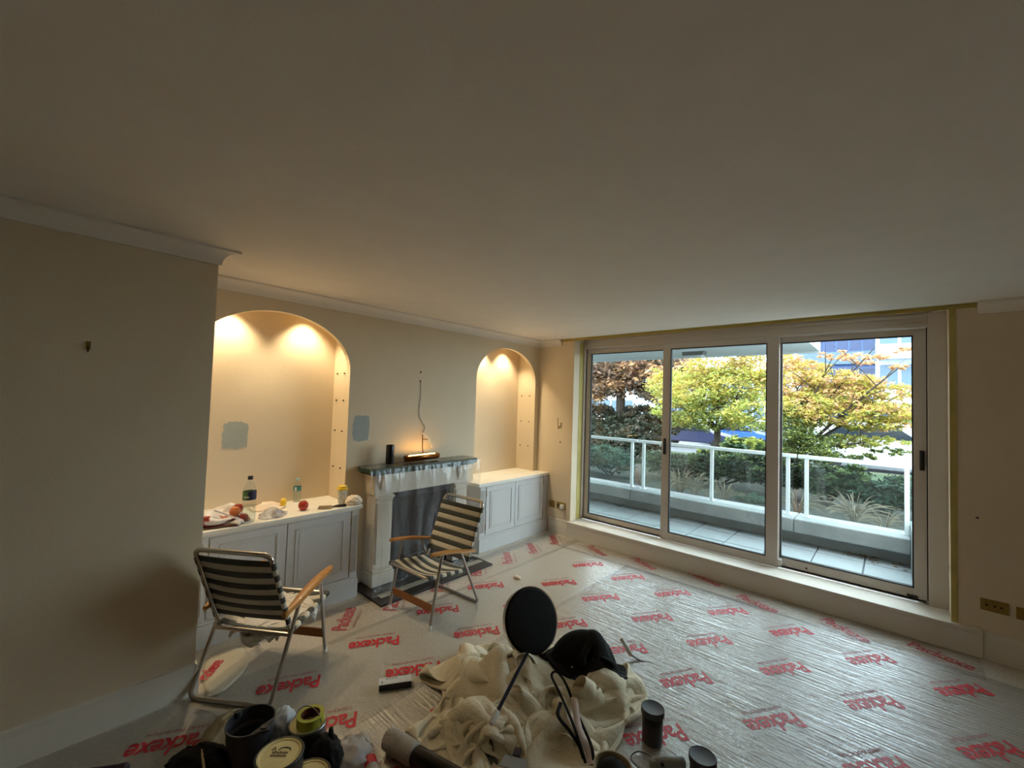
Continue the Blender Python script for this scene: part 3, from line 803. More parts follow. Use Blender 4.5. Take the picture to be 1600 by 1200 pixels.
def lay(pts, dz=.04, n=8):
    out = []
    for u_, v_ in pts:
        z = .15
        for _ in range(12):
            q = P(u_, v_, 2, z); z = .5*z+.5*(heap_z(q.x, q.y)+dz)
        q = P(u_, v_, 2, z); out.append(Vector((q.x, q.y, z)))
    return smooth_path(out, n)
o = MB().tube(lay([(915, 1192), (895, 1130), (874, 1082), (862, 1056), (870, 1050), (884, 1068), (900, 1110), (922, 1160), (928, 1188)]), .007, 8, flat=.5).build('black_strap', 'black_cloth')
tag(o, 'thin black strap looped over the dust sheet', 'strap')
o = MB().tube(lay([(876, 1098), (872, 1118), (890, 1142), (905, 1165), (912, 1185)]), .009, 8, flat=.5).build('black_strap', 'black_cloth')
tag(o, 'wider black strap end lying inside the looped strap', 'strap')
o = MB().tube(lay([(897, 1090), (902, 1125), (908, 1150), (920, 1175), (926, 1195)]), .016, 8, flat=.3).build('pink_strap', 'pink_strap')
tag(o, 'pale pinkish webbing strap beside the black strap', 'strap')

# white tube with cable at the window side of the heap
tb = P(974, 1003, 2, .09); tb2 = P(987, 1024, 2, .022)
t = thing('white_tube', 'white plastic tube end with grey cable beside the heap', 'tube', tb)
MB().tube([(tb2-tb)*-.3, Vector((0, 0, .0)), (tb2-tb)], .014, 12).build('tube_body', 'white_plastic', t)
MB().tube(smooth_path([(tb2-tb), (tb2-tb)+Vector((.05, .02, -.02)), (tb2-tb)+Vector((.12, .06, -.026)), (tb2-tb)+Vector((.2, .06, -.026))]), .005, 8).build('cable', 'cable_grey', t)

# ------------------------------------------------------------------ floor film with print
def wavy_sheet(name, x0, x1, y0, y1, z, m, lab, seed, edge=.02):
    nx = max(12, int((x1-x0)/.06)); ny = max(8, int((y1-y0)/.06)); v = []; f = []
    for i in range(nx+1):
        for j in range(ny+1):
            x = x0+(x1-x0)*i/nx; y = y0+(y1-y0)*j/ny
            if j in (0, ny): y += edge*noise.noise((x*2.3, seed, 0))
            if i in (0, nx): x += edge*noise.noise((y*2.3, seed, 4))
            v.append((x, y, z+.0006*noise.noise((x*9, y*9, seed))))
    for i in range(nx):
        for j in range(ny):
            a = i*(ny+1)+j; f.append((a, a+ny+1, a+ny+2, a+1))
    return tag(MB().add(v, f).build(name, m, smooth=180, fix=False), lab, 'plastic film')
filmL = wavy_sheet('floor_film', .66, 1.44, YB+.03, -.30, .0020, 'floor_film_smooth', 'smooth clear printed film laid between fireplace strip and wrinkled film', 4)
filmA = wavy_sheet('floor_film', 1.40, XR-.02, YB+.03, -.30, .0022, 'floor_film', 'main wrinkled clear film printed with red logos reflecting the window', 1)
filmB = wavy_sheet('floor_film', .26, .70, -2.95, -.06, .0048, 'floor_film_edge', 'clear printed film strip along the fireplace and cabinets', 2)
filmC = wavy_sheet('floor_film', .62, 3.78, -.36, -.035, .0074, 'floor_film_edge', 'clear printed film strip along the window sill plinth', 3)
def text_mesh(body, size, bold, shear, space):
    cu = bpy.data.curves.new('print', 'FONT'); cu.body = body; cu.size = size; cu.offset = bold; cu.shear = shear; cu.space_character = space
    cu.align_x = 'CENTER'; cu.resolution_u = 2
    o = bpy.data.objects.new('print', cu); COL.objects.link(o)
    me = bpy.data.meshes.new_from_object(o.evaluated_get(bpy.context.evaluated_depsgraph_get()))
    bpy.data.objects.remove(o, do_unlink=True); return me
bpy.context.view_layer.update()
def fit(me, width, hgt=None):
    xs = [v.co.x for v in me.vertices]; k = width/(max(xs)-min(xs)); ky = k if hgt is None else hgt/(max(v.co.y for v in me.vertices)-min(v.co.y for v in me.vertices))
    cx = (max(xs)+min(xs))/2
    for v in me.vertices: v.co.x = (v.co.x-cx)*k; v.co.y *= ky
    return me
big = fit(text_mesh('Packexe', 1, .018, .12, .92), .315, .105); big.materials.append(MATS['red_print'])
sml = fit(text_mesh('CARPET PROTECTION', 1, .012, 0, 1.), .245, .019); sml.materials.append(MATS['pink_print'])
def logo(par, x, y, ang, z):
    o = bpy.data.objects.new('printed_logo', big); COL.objects.link(o); o.parent = par
    o.location = (x, y, z); o.rotation_euler = (0, 0, ang)
    q = bpy.data.objects.new('printed_caption', sml); COL.objects.link(q); q.parent = o; q.location = (-.01, -.050, 0)
# lattice read off the photograph: rows .535 m apart, columns .422 m apart
for j in range(9):
    y = -.56-.535*j; x0 = 1.10+.038*j
    for i in range(-2, 10):
        x = x0+.422*i
        if x < .74 or x > 4.6 or (j > 5 and x > 2.2): continue
        logo(filmA if x > 1.5 else filmL, x+.01*math.sin(i*3+j), y+.012*math.sin(j*5+i*2), math.radians(-119-1.2*i+rnd.uniform(-2, 2)), .0034)
for k, y in enumerate((-2.69, -2.30, -1.86, -1.41, -1.0, -.6, -.2)): logo(filmB, .49+.008*math.sin(k*2), y, math.radians(140+3*math.sin(k*4)), .0036)
for x, y, a in ((.98, -.21, -22), (1.5, -.18, -24), (2.06, -.11, -20), (2.53, -.30, -16), (3.08, -.28, -30), (3.58, -.23, -16)): logo(filmC, x, y, math.radians(a), .0062)
# loose folded flap of film by the projecting wall
fp_ = [P(u_, v_, 2, 0) for u_, v_ in ((322, 1092), (317, 1060), (320, 1036), (345, 1018), (372, 1011), (386, 1020), (388, 1040), (372, 1062), (346, 1084))]
cx = sum(p.x for p in fp_)/len(fp_); cy = sum(p.y for p in fp_)/len(fp_); ring = smooth_path(fp_+[fp_[0]], 5)[:-1]; nr = len(ring)
v = []; f = []
for k in range(6):
    for p in ring: v.append((cx+(p.x-cx)*(1-k/6), cy+(p.y-cy)*(1-k/6), (.008+.006*math.sin(k/6*1.57))))
v.append((cx, cy, .014))
for k in range(5):
    for i in range(nr): f.append((k*nr+i, k*nr+(i+1) % nr, (k+1)*nr+(i+1) % nr, (k+1)*nr+i))
for i in range(nr): f.append((5*nr+i, 5*nr+(i+1) % nr, 6*nr))
fl_ = MB().add(v, f).build('film_flap', 'beige_film', smooth=180, solid=.002)
tag(fl_, 'folded flap of printed film under the chair by the projecting wall', 'plastic film')
o = bpy.data.objects.new('printed_logo', big); COL.objects.link(o); o.parent = fl_; pc = P(338, 1042, 2, .03); o.location = (pc.x, pc.y, .0165); o.rotation_euler = (0, 0, math.radians(140)); o.scale = (.55, .7, 1)

# white cloth on the seat of the chair by the wall (simulated over the seat)
FS = Field(-.45, -.35, 1.0, 100)
X, Y = np.meshgrid(FS.x0+np.arange(100)*FS.g, FS.y0+np.arange(100)*FS.g, indexing='ij')
FS.z = np.where((np.abs(X) < .21) & (Y > -.03) & (Y < .335), .33-.04*Y/.35+.02*(X/.2)**2, .16)
cw = crumple(FS, -.02, .17, .70, .70, .1, 44, 44, .55, 9, steps=90, z0=.50, wob=.05, lim=(.22, .20, 0))
co = cloth_obj('white_cloth', cw, 'white_cloth', 'crumpled white cloth lying on the seat of a striped chair', 'cloth', solid=.004)
co.location = ch1.location; co.rotation_euler = ch1.rotation_euler

# ------------------------------------------------------------------ clutter on the left worktop
def crumpled_blob(name, loc, rad, seed, amp, m, label=None, cat=None, flatz=True, group=None, parent=None, sub=4, freq=2.2, mats=None, mfun=None, rz=0.):
    bm = bmesh.new(); bmesh.ops.create_icosphere(bm, subdivisions=sub, radius=1.)
    for v in bm.verts:
        p = v.co.normalized(); q = p*freq+Vector((seed, seed*.7, seed*1.3))
        d = (1-abs(noise.noise(q))*2)*.5+.35*(1-abs(noise.noise(q*2.3))*2)+.15*noise.noise(q*5)
        r = 1+amp*d
        v.co = Vector((p.x*rad[0]*r, p.y*rad[1]*r, p.z*rad[2]*r))
        if flatz and v.co.z < -rad[2]*.55: v.co.z = -rad[2]*.55
    me = bpy.data.meshes.new(name); bm.to_mesh(me); bm.free()
    for q in (mats or [m]): me.materials.append(MATS[q])
    for p in me.polygons:
        p.use_smooth = True
        if mfun: p.material_index = mfun(p.center)
    o = bpy.data.objects.new(name, me); COL.objects.link(o)
    if parent: o.parent = parent
    o.location = (loc[0], loc[1], loc[2]+(rad[2]*.55 if flatz else 0)); o.rotation_euler = (0, 0, rz)
    if label: tag(o, label, cat, group)
    return o
def on_top(u, v): return P(u, v, 2, T)

# shopping bag with fruit and packets
bg_ = thing('shopping_bag', 'grey carrier bag of fruit and red packets lying open on the worktop', 'bag', (.035, -3.40, T+.001))
FB = Field(-.4, -.4, .8, 90)
FB.bump(.0, -.09, .085, .10, .10, .2); FB.bump(-.03, .05, .07, .07, .12); FB.bump(.05, .02, .06, .09, .055)
sb = crumple(FB, 0, -.01, .62, .62, .4, 34, 34, .44, 3, steps=100, z0=.18, wob=.16, lim=(.125, .165, 0), bend=.3, thick=.003)
bag_noise = {}
def bagm(i, j):
    k = noise.noise((i*.15, j*.15, 1.7)); return 0 if k < .08 else (1 if k < .28 else 2)
mat('bag_plastic', (214, 208, 206), .35, var=.08, vscale=20); mat('bag_orange', (214, 124, 70), .45); mat('bag_red', (150, 52, 44), .4, var=.2, vscale=25); mat('bag_brown', (80, 56, 48), .5)
cloth_obj('bag_skin', sb, None, parent=bg_, mats=['bag_plastic', 'bag_red', 'bag_brown'], mfun=bagm, solid=.002)
for k, (x, y, z, r, m) in enumerate(((.055, .055, .075, .034, 'bag_orange'), (.01, .085, .082, .032, 'bag_red'), (.075, -.11, .045, .034, 'bag_red'), (.085, .10, .031, .030, 'bag_red'))):
    MB().lathe([(0, -r*.9), (r*.6, -r*.82), (r*.97, -r*.2), (r*.95, r*.3), (r*.6, r*.8), (r*.15, r*.86), (0, r*.78)], 18, (x, y, z)).build('fruit', m, bg_)
MB().tube(smooth_path([(.085, -.07, .11), (.09, .0, .07), (.12, .06, .03), (.13, .10, .006), (.10, .15, .005)]), .005, 8).build('bag_handle', 'bag_plastic', bg_)

# bottles
def bottle(loc, h, r, cap, label, lab_m, water, z0l, z1l):
    t = thing('water_bottle', label, 'bottle', loc)
    MB().lathe([(0, .006), (r*.7, .0), (r*.95, .004), (r, .015), (r, h*.30), (r*.97, h*.33), (r, h*.36), (r, h*.66), (r*.93, h*.72), (r*.6, h*.84), (r*.36, h*.90), (r*.34, h*.93)], 28, cap=False).build('bottle_body', 'clear_pet', t)
    if water:
        MB().lathe([(0, .008), (r*.9, .008), (r*.96, .018), (r*.96, h*water), (0, h*water)], 28).build('water', 'clear_pet', t)
    c = MB().lathe([(r*.37, h*.925), (r*.40, h*.925), (r*.40, h*.985), (r*.37, h), (0, h)], 20).build('cap', cap, t)
    lb = MB()
    n = 32
    for j in range(n):
        a0 = 2*math.pi*j/n; a1 = 2*math.pi*(j+1)/n; R_ = r+.0012
        mi = 1 if (j in lab_m[1]) else 0
        lb.add([(R_*math.cos(a0), R_*math.sin(a0), h*z0l), (R_*math.cos(a1), R_*math.sin(a1), h*z0l), (R_*math.cos(a1), R_*math.sin(a1), h*z1l), (R_*math.cos(a0), R_*math.sin(a0), h*z1l)], [(0, 1, 2, 3)], mi)
    lb = lb.build('label_band', list(lab_m[0]), t, fix=False)
    # white lettering marks on the side turned to the room
    w = MB(); R_ = r+.0022; a_c = math.radians(-40)
    for k in range(7):
        a0 = a_c-.42+.12*k; a1 = a0+.08; zz = h*(z0l+.28*(z1l-z0l)); zh = h*(.16+.03*(k % 3))*(z1l-z0l)
        w.add([(R_*math.cos(a0), R_*math.sin(a0), zz), (R_*math.cos(a1), R_*math.sin(a1), zz), (R_*math.cos(a1), R_*math.sin(a1), zz+zh), (R_*math.cos(a0), R_*math.sin(a0), zz+zh)], [(0, 1, 2, 3)])
    w.build('lettering', 'white_plastic', lb, fix=False)
    return t
def front_sector(a, b_): return {j % 32 for j in range(a, b_)}
bottle((.118, -3.272, T+.001), .307, .040, 'dark_cap', 'large clear water bottle with dark cap and green and navy label', (('label_green', 'label_navy'), front_sector(-3, 12)), .36, .49, .67)
bottle((-.235, -2.825, T+.001), .185, .029, 'blue_cap', 'small clear water bottle with pale blue cap and teal label', (('label_teal', 'white_plastic'), front_sector(-5, -3)), .55, .48, .66)
# cream cloth with a yellow corner, lilac bag, fruit
FL = Field(-.6, -3.6, 1.1, 140); FL.bump(-.17, -3.06, .06, .09, .045); FL.bump(.07, -3.11, .045, .085, .06, .5)
cc = crumple(FL, -.165, -3.06, .42, .42, .2, 28, 28, .45, 12, steps=90, z0=.14, wob=.14, lim=(.09, .13, 0), bend=.3, thick=.003)
cc[..., 2] += T
cl = cloth_obj('cream_cloth', cc, 'tissue', 'cream cloth with a yellow corner behind the lilac bag', 'cloth', solid=.003)
crumpled_blob('yellow_corner', (-.13, -2.965, T+.035), (.02, .022, .03), 2.2, .3, 'yellow_lid', parent=cl, flatz=False, sub=2)
lb_ = crumple(FL, .075, -3.105, .46, .40, .5, 30, 26, .42, 19, steps=100, z0=.18, wob=.16, lim=(.066, .115, .5), bend=.3, thick=.003)
lb_[..., 2] += T
cloth_obj('lilac_bag', lb_, 'lilac_bag', 'translucent lilac plastic bag beside the large bottle', 'bag', solid=0)
ap = thing('nectarine', 'red nectarine lying alone on the worktop', 'fruit', (.06, -2.89, T+.001))
r = .036
MB().lathe([(0, 0), (r*.5, .003), (r*.9, r*.5), (r, r*1.0), (r*.88, r*1.5), (r*.5, r*1.86), (r*.15, r*1.86), (0, r*1.78)], 24).build('skin', 'apple_red', ap)
MB().tube([(0, 0, r*1.76), (.002, .002, r*2.0)], .0018, 6).build('stalk', 'bark', ap)
sp = thing('filling_knife', 'wide filling knife with a black handle beside the nectarine', 'tool', (.10, -2.735, T+.001), math.radians(60))
MB().prism([(-.055, -.05), (.035, -.052), (.05, -.014), (.05, .014), (.035, .052), (-.055, .05)], 2, .003, .0045).build('blade', 'steel', sp)
MB().tube([(.048, 0, .006), (.07, 0, .010), (.10, 0, .012), (.135, 0, .012), (.15, 0, .010)], [.005, .008, .011, .010, .006], 12).build('handle', 'black_gloss', sp)
cp = thing('travel_cup', 'patterned cup with yellow lid near the end of the worktop', 'cup', (.045, -2.582, T+.001))
mat('cup_pattern', (150, 156, 150), .5)
nt = MATS['cup_pattern'].node_tree; vz = nt.nodes.new('ShaderNodeTexVoronoi'); vz.inputs['Scale'].default_value = 130; vz.feature = 'DISTANCE_TO_EDGE'
tc = nt.nodes.new('ShaderNodeTexCoord'); rp = nt.nodes.new('ShaderNodeValToRGB'); rp.color_ramp.interpolation = 'CONSTANT'
rp.color_ramp.elements[0].color = (.85, .85, .8, 1); rp.color_ramp.elements[1].color = (.06, .07, .08, 1); rp.color_ramp.elements[1].position = .16
nt.links.new(tc.outputs['Object'], vz.inputs['Vector']); nt.links.new(vz.outputs['Distance'], rp.inputs[0]); nt.links.new(rp.outputs[0], nt.nodes['Principled BSDF'].inputs['Base Color'])
MB().lathe([(0, 0), (.028, 0), (.030, .003), (.037, .112), (0, .112)], 28).build('cup_wall', 'cup_pattern', cp)
MB().lathe([(.0385, .108), (.041, .110), (.041, .122), (.036, .124), (.034, .138), (.030, .141), (0, .139)], 28).build('lid', 'yellow_lid', cp)
crumpled_blob('crumpled_tissue', (.135, -2.528, T+.001), (.038, .055, .040), 6.1, .45, 'tissue', 'crumpled pinkish white tissue on the worktop corner', 'tissue')

# ------------------------------------------------------------------ painting gear on the floor
def wire_handle(b, r, z, h, tilt=0.):
    pts = [(r*math.cos(a), math.sin(a)*h*math.sin(tilt), z+math.sin(a)*h*math.cos(tilt)) for a in [math.pi*i/16 for i in range(17)]]
    b.tube(pts, .0022, 6)
def paint_tin(loc, r, h, label, body, lid=True, rz=0., handle_t=.3, open_=False):
    t = thing('paint_tin', label, 'paint tin', loc, rz, 'paint tins on the film')
    MB().lathe([(0, 0), (r, 0), (r+.002, .004), (r, .008), (r, h-.012), (r+.002, h-.010), (r+.003, h-.004), (r, h), (r-.006, h-.001), (r-.008, h-.006)], 40, cap=False).build('can', body, t)
    if lid:
        l = MB().lathe([(0, h-.006), (r*.80, h-.006), (r*.84, h-.003), (r*.90, h-.003), (r*.925, h-.0005), (r-.007, h-.004), (r-.008, h-.008)], 40, cap=False).build('lid', 'lid_cream', t)
        return t, l
    return t, None
def lid_mark(par, h, sc):
    b = MB(); b.tube([(-.9*sc, .42*sc, h), (-.72*sc, .75*sc, h), (-.58*sc, .40*sc, h)], .0016, 5)
    b.tube([(.2*sc+.5*sc*math.cos(a), .48*sc+.28*sc*math.sin(a), h) for a in [math.pi*(1.05-k/9*1.1) for k in range(10)]], .0016, 5)
    for row, y in enumerate((.1, -.22)):
        for k in range(7): b.box((-.72+.2*k)*sc, (-.60+.2*k)*sc, y*sc, (y+.16+.04*(k % 2))*sc, h-.0006, h+.0006)
    b.build('lid_mark', 'tin_dark', par)
def px_on(u, v, z): return P(u, v, 2, z)
c = px_on(481, 1129, .14); t, l = paint_tin((c.x, c.y, .003), .076, .14, 'grey paint tin with wire handle and a roll of yellow tape on its lid', 'tin_metal', rz=.4)
b = MB(); wire_handle(b, .077, .125, .075, .15); b.build('wire_handle', 'steel', t)
tr_ = thing('tape_roll', 'yellow green roll of tape resting on a paint tin lid', 'tape', (c.x+.005, c.y+.008, .1385))
MB().lathe([(.040, 0), (.056, 0), (.056, .040), (.040, .040), (.040, 0)], 36, cap=False).build('tape', 'tape_roll', tr_)
MB().lathe([(.037, .001), (.040, .001), (.040, .0395), (.037, .0395), (.037, .001)], 36, cap=False).build('core', 'tape_core', tr_)
c = px_on(437, 1178, .19); t, l = paint_tin((c.x, c.y, .003), .085, .19, 'paint tin with cream lid bearing a dark printed emblem', 'tin_dark', rz=.75); lid_mark(l, .1855, .045)
c = px_on(481, 1212, .13); t, l = paint_tin((c.x, c.y, .003), .080, .13, 'lower paint tin with plain cream lid beside a black cloth', 'tin_dark')
# dark paint kettle
c = px_on(392, 1128, .20)
t = thing('paint_kettle', 'dark grey plastic paint kettle with a lipped rim beside the paint tins', 'paint kettle', (c.x, c.y, .003), .3)
MB().lathe([(0, 0), (.062, 0), (.066, .006), (.078, .12), (.080, .135), (.086, .14), (.090, .195), (.094, .20), (.094, .206), (.088, .206), (.084, .15), (.075, .14), (.062, .012), (0, .010)], 40, cap=False).build('pot', 'jar_grey', t)
for s in (-1, 1): MB().lathe([(0, -.012), (.014, -.012), (.016, 0), (.014, .012), (0, .012)], 14, (s*.088, 0, .20)).build('lug', 'tin_dark', t)
MB().prism([(.07, -.05), (.115, 0), (.07, .05)], 2, .198, .206).build('pouring_lip', 'jar_grey', t)
MB().tube([(-.02, -.09, .07), (.0, -.079, .02), (.01, -.076, .01)], .003, 6).build('paint_drip', 'white_plastic', t)
# cloths and paper round the tins
crumpled_blob('paper_towel', (px_on(440, 1148, .05).x, px_on(440, 1148, .05).y, .003), (.07, .06, .09), 3.3, .35, 'blue_white_paper', 'bluish white paper towel between kettle and paint tins', 'paper')
q = px_on(345, 1148, .03); crumpled_blob('beige_rag', (q.x, q.y, .003), (.06, .12, .04), 7.7, .4, 'beige_cloth', 'beige rag lying behind the black cloth', 'rag', rz=.9)
q = px_on(312, 1204, .04); crumpled_blob('black_bag', (q.x, q.y, .003), (.12, .075, .075), 1.9, .25, 'black_cloth', 'black cloth bag lying beside the paint kettle', 'bag', rz=.8)
t = thing('long_brush', 'thin pale brush handle resting on the black bag', 'brush', px_on(330, 1180, .12)); MB().tube([(-.06, -.02, .0), (.10, -.04, -.005)], [.004, .005], 8).build('brush_handle', 'beige_cloth', t)
q = px_on(508, 1186, .06); bk_ = crumpled_blob('black_glove', (q.x, q.y, .003), (.075, .06, .085), 5.9, .3, 'black_cloth', 'black glove with a finger sticking up beside the paint tins', 'glove')
MB().tube([(.0, .02, .03), (-.008, .025, .09), (-.012, .025, .118)], [.016, .012, .009], 10).build('finger', 'black_cloth', bk_)
q = px_on(183, 1196, .03); t = thing('purple_brush', 'purple grey brush tip lying near the projecting wall', 'brush', (q.x, q.y, .003), .9)
MB().tube([(-.10, 0, .016), (0, 0, .018), (.03, 0, .018), (.045, 0, .014)], [.010, .012, .016, .006], 12).build('bristle_end', 'purple_tip', t)
# crumpled film and white tube with red print
q = px_on(548, 1185, .03); crumpled_blob('clear_wrap', (q.x, q.y, .004), (.085, .075, .05), 9.1, .4, 'lilac_bag', 'crumpled clear wrapping beside the white tube', 'wrapping')
a = px_on(567, 1150, .035); c = px_on(584, 1215, .035)
t = thing('sealant_tube', 'white tube with red print lying among the wrapping', 'tube', a); d_ = c-a
MB().tube([Vector((0, 0, 0))-d_*.03, d_*.05, d_*.9, d_], [.018, .028, .028, .024], 18).build('tube_body', 'fleece', t)
MB().tube([d_*.62, d_*.80], .0287, 18).build('red_band', 'red_print', t)
# roller sleeve on black roller
a = px_on(606, 1152, .05); c = px_on(648, 1180, .05); e = px_on(720, 1222, .05)
t = thing('paint_roller', 'fat white roller sleeve on a black roller body', 'paint roller', a); d1 = c-a; d2 = e-a
MB().tube([d1*-.02, d1*.05, d1*.95, d1], [.028, .046, .046, .040], 24).build('sleeve', 'fleece', t)
MB().tube([d1*.98, d1*1.06, d2*.96, d2], [.030, .040, .040, .034], 24).build('roller_core', 'black_gloss', t)
# carton half under the heap
a = px_on(592, 1082, 0); t = thing('carton', 'small pale carton with dark side sticking out from under the dust sheet', 'box', (a.x, a.y, .004), math.atan2((px_on(632, 1076, 0)-a).y, (px_on(632, 1076, 0)-a).x))
MB().box(0, .17, 0, .055, .030, .034).build('top_flap', 'carton', t); MB().box(0, .17, 0, .055, 0, .030).build('box_side', 'carton_side', t)
b = MB(); b.box(.012, .017, .012, .030, .034, .0344)
for k in range(4): b.box(.035+.016*k, .044+.016*k, .040, .046, .034, .0344)
b.build('printed_marks', 'dark_cap', t)
MB().box(-.0012, 0, 0, .055, 0, .034).build('end_flap', 'carton', t)
# two jars with lids
for (u_, v_), lab in (((1020, 1103), 'dark round tub with grey lid standing near the heap on printed film'), ((1098, 1178), 'dark round tub with grey lid standing beside the grey gun tool')):
    c = px_on(u_, v_, .165); t = thing('tub', lab, 'tub', (c.x, c.y, .004), rnd.uniform(0, 3), 'dark tubs on the film')
    MB().lathe([(0, 0), (.044, 0), (.046, .004), (.048, .142), (0, .142)], 32).build('tub_wall', 'jar_dark', t)
    MB().lathe([(.0485, .128), (.0535, .130), (.0535, .152), (.051, .155), (.048, .1535), (0, .1535)], 36).build('lid', 'jar_grey', t)
    MB().lathe([(.0475, .095), (.0490, .095), (.0490, .12), (.0475, .12)], 32, cap=False).build('label_band', 'black_gloss', t)
# grey gun tool with wire loops
c = px_on(1046, 1186, .05); t = thing('caulking_gun', 'grey gun-shaped tool with a thick barrel lying on the film', 'tool', (c.x, c.y, .03), math.radians(35))
MB().tube([(-.06, 0, 0), (-.05, 0, 0), (.06, 0, .012), (.065, 0, .012)], [.016, .020, .022, .018], 16).build('barrel', 'grey_tool', t)
MB().tube([(.0655, 0, .012), (.067, 0, .012)], .012, 14).build('muzzle', 'tin_dark', t)
MB().obox((-.065, 0, -.012), (.02, .006, 0), (-.003, .014, 0), (0, 0, .022)).build('grip', 'grey_tool', t, bevel=.006)
MB().tube([(-.035, -.017, .01), (-.035, -.026, .012)], .008, 10).build('button', 'tin_dark', t)
MB().tube(smooth_path([(-.04, .0, -.01), (-.07, .05, -.018), (-.12, .07, -.02), (-.16, .03, -.02), (-.13, -.02, -.02), (-.07, -.03, -.018), (-.04, -.02, -.01)]), .003, 8).build('wire_loop', 'cable_grey', t)
# stained bucket
c = px_on(958, 1202, .12); t = thing('stained_bucket', 'small cream bucket smeared with black paint at the foot of the heap', 'bucket', (c.x, c.y, .004))
MB().lathe([(0, 0), (.055, 0), (.075, .12), (.079, .122), (.079, .128), (.073, .128), (.055, .012), (0, .01)], 32, cap=False).build('pail', 'beige_cloth', t)
crumpled_blob('black_rag', (0, 0, .085), (.06, .058, .055), 3.9, .3, 'black_cloth', parent=t, flatz=False, sub=3)
# scraper and brush in front of the heap
c = px_on(803, 1192, .06); t = thing('wide_scraper', 'grey wide scraper with brown edge lying on the spotted dust sheet', 'tool', (c.x, c.y, max(.05, heap_z(c.x, c.y)+.012)), .5)
MB().prism([(-.06, -.02), (.06, -.02), (.05, .04), (-.05, .04)], 2, 0, .003).build('blade', 'grey_tool', t); MB().box(-.016, .016, .04, .09, -.006, .010).build('handle', 'purple_tip', t, bevel=.005)
# shred of film on the floor near the fireplace chair
q = px_on(808, 904, 0); crumpled_blob('scrap', (q.x, q.y, .004), (.035, .02, .014), 2.8, .4, 'tissue', 'small pale scrap lying on the printed film', 'scrap', sub=2)

# ------------------------------------------------------------------ balcony
bf = struct(MB().box(-3.2, 3.62, .30, 2.2, -.14, -.012).build('balcony_floor', 'slab_joint', smooth=0))
sm_ = None
for i in range(-8, 9):
    for j in range(-2, 3):
        x = .214+.4188*i; y = 1.25+.41*j; 
        x1 = min(x+.4188-.014, 3.50); y1 = min(y+.41-.020, 1.97); y0 = max(y, .305)
        if x1-x < .1 or y1-y0 < .03: continue
        full = abs(x1-x-.4048) < .002 and abs(y1-y0-.390) < .002
        if full and sm_:
            o = bpy.data.objects.new('paving_slab', sm_); COL.objects.link(o); o.parent = bf; o.location = (x, y, rnd.uniform(-.0015, .0015))
        else:
            o = MB().box(0, x1-x, 0, y1-y0, -.011, 0).build('paving_slab', 'slab', bf, bevel=.003, loc=(x, y0, 0))
            if full: sm_ = o.data
# parapet with overhanging coping lengths
struct(MB().box(-3.2, 3.5, 1.95, 2.15, -.1, .16).build('wall_balcony', 'concrete', smooth=0))
cop = [(-3.2, -1.55), (-1.545, .415), (.420, 2.49), (2.495, 3.50)]
for x0, x1 in cop:
    o = MB().box(x0, x1, 1.75, 2.16, .145, .305).build('coping_stone', 'concrete', bevel=.012); o.parent = bpy.data.objects['wall_balcony']
struct(MB().box(3.50, 3.62, .30, 2.16, -.1, .42).build('wall_balcony_end', 'concrete', smooth=0, bevel=.01))
# railing: two-post bays with a glass panel each
def bay(x0, x1, lab, mid=()):
    t = thing('railing_bay', lab, 'railing', (x0, 1.98, .305), group='white glass balcony railing bays')
    w = x1-x0
    for x in (.0, *mid, w):
        p = MB().box(x-.02, x+.02, -.02, .02, .003, .695).build('post', 'rail_white', t, bevel=.003)
        MB().box(x-.04, x+.04, -.03, .03, 0, .006).build('base_plate', 'rail_white', p)
    MB().box(-.085, w+.085, -.03, .03, .695, .738).build('handrail', 'rail_white', t, bevel=.006)
    MB().box(-.055, w+.055, -.004, .004, .035, .60).build('glass_panel', 'rail_glass', t)
    return t
bay(.52-.19-.99*2-.19, .33-.99-.19, 'glass railing bay farthest toward the fireplace side of the balcony')
bay(.33-.99, .33, 'glass railing bay in front of the blue green shrub')
bay(.52, 2.40, 'long glass railing bay with a middle post in front of the fountain grass', (.99,))
bay(2.59, 3.475, 'glass railing bay ending at the low balcony end wall')
# soffit of the balcony above with a fitting
struct(MB().box(-6, 2.58, .30, 3.25, 2.45, 2.75).build('balcony_soffit', 'soffit_paint', smooth=0))
struct(MB().box(-6, 2.585, 3.25, 3.30, 2.43, 2.80).build('trim_14', 'soffit_paint', smooth=0), 'downstand edge of the balcony slab above')
struct(MB().box(-6.2, XR+.3, YB-.3, .30, H+.2, H+.6).build('roof_slab', 'concrete', smooth=0))
struct(MB().box(-9, -.46, -.2, .30, -.6, 2.95).build('wall_outside_left', 'concrete', smooth=0)); struct(MB().box(XR+.11, 10, -.2, .30, -.6, 2.95).build('wall_outside_right', 'concrete', smooth=0))
t = thing('soffit_light', 'grey box light under the balcony slab above', 'light', (1.04, 2.6, 2.45)); MB().box(-.16, .16, -.09, .09, -.055, 0).build('housing', 'tin_metal', t, bevel=.005); MB().box(-.14, .14, -.07, .07, -.085, -.055).build('diffuser', 'soffit_paint', t, bevel=.008)
# fallen leaves by the end wall
b = MB()
for k in range(70):
    x = rnd.uniform(2.95, 3.48); y = 1.95-abs(rnd.gauss(0, .12))-.0; a = rnd.uniform(0, 6.3); s = rnd.uniform(.012, .028)
    b.add([(x+s*math.cos(a), y+s*math.sin(a), .004), (x+s*.5*math.cos(a+1.6), y+s*.5*math.sin(a+1.6), .010), (x-s*math.cos(a), y-s*math.sin(a), .005), (x+s*.5*math.cos(a-1.6), y+s*.5*math.sin(a-1.6), .003)], [(0, 1, 2, 3)])
tag(b.build('fallen_leaves', 'fallen_leaf', smooth=0, fix=False), 'brown fallen leaves drifted on the slabs by the end wall', 'leaves', kind='stuff')

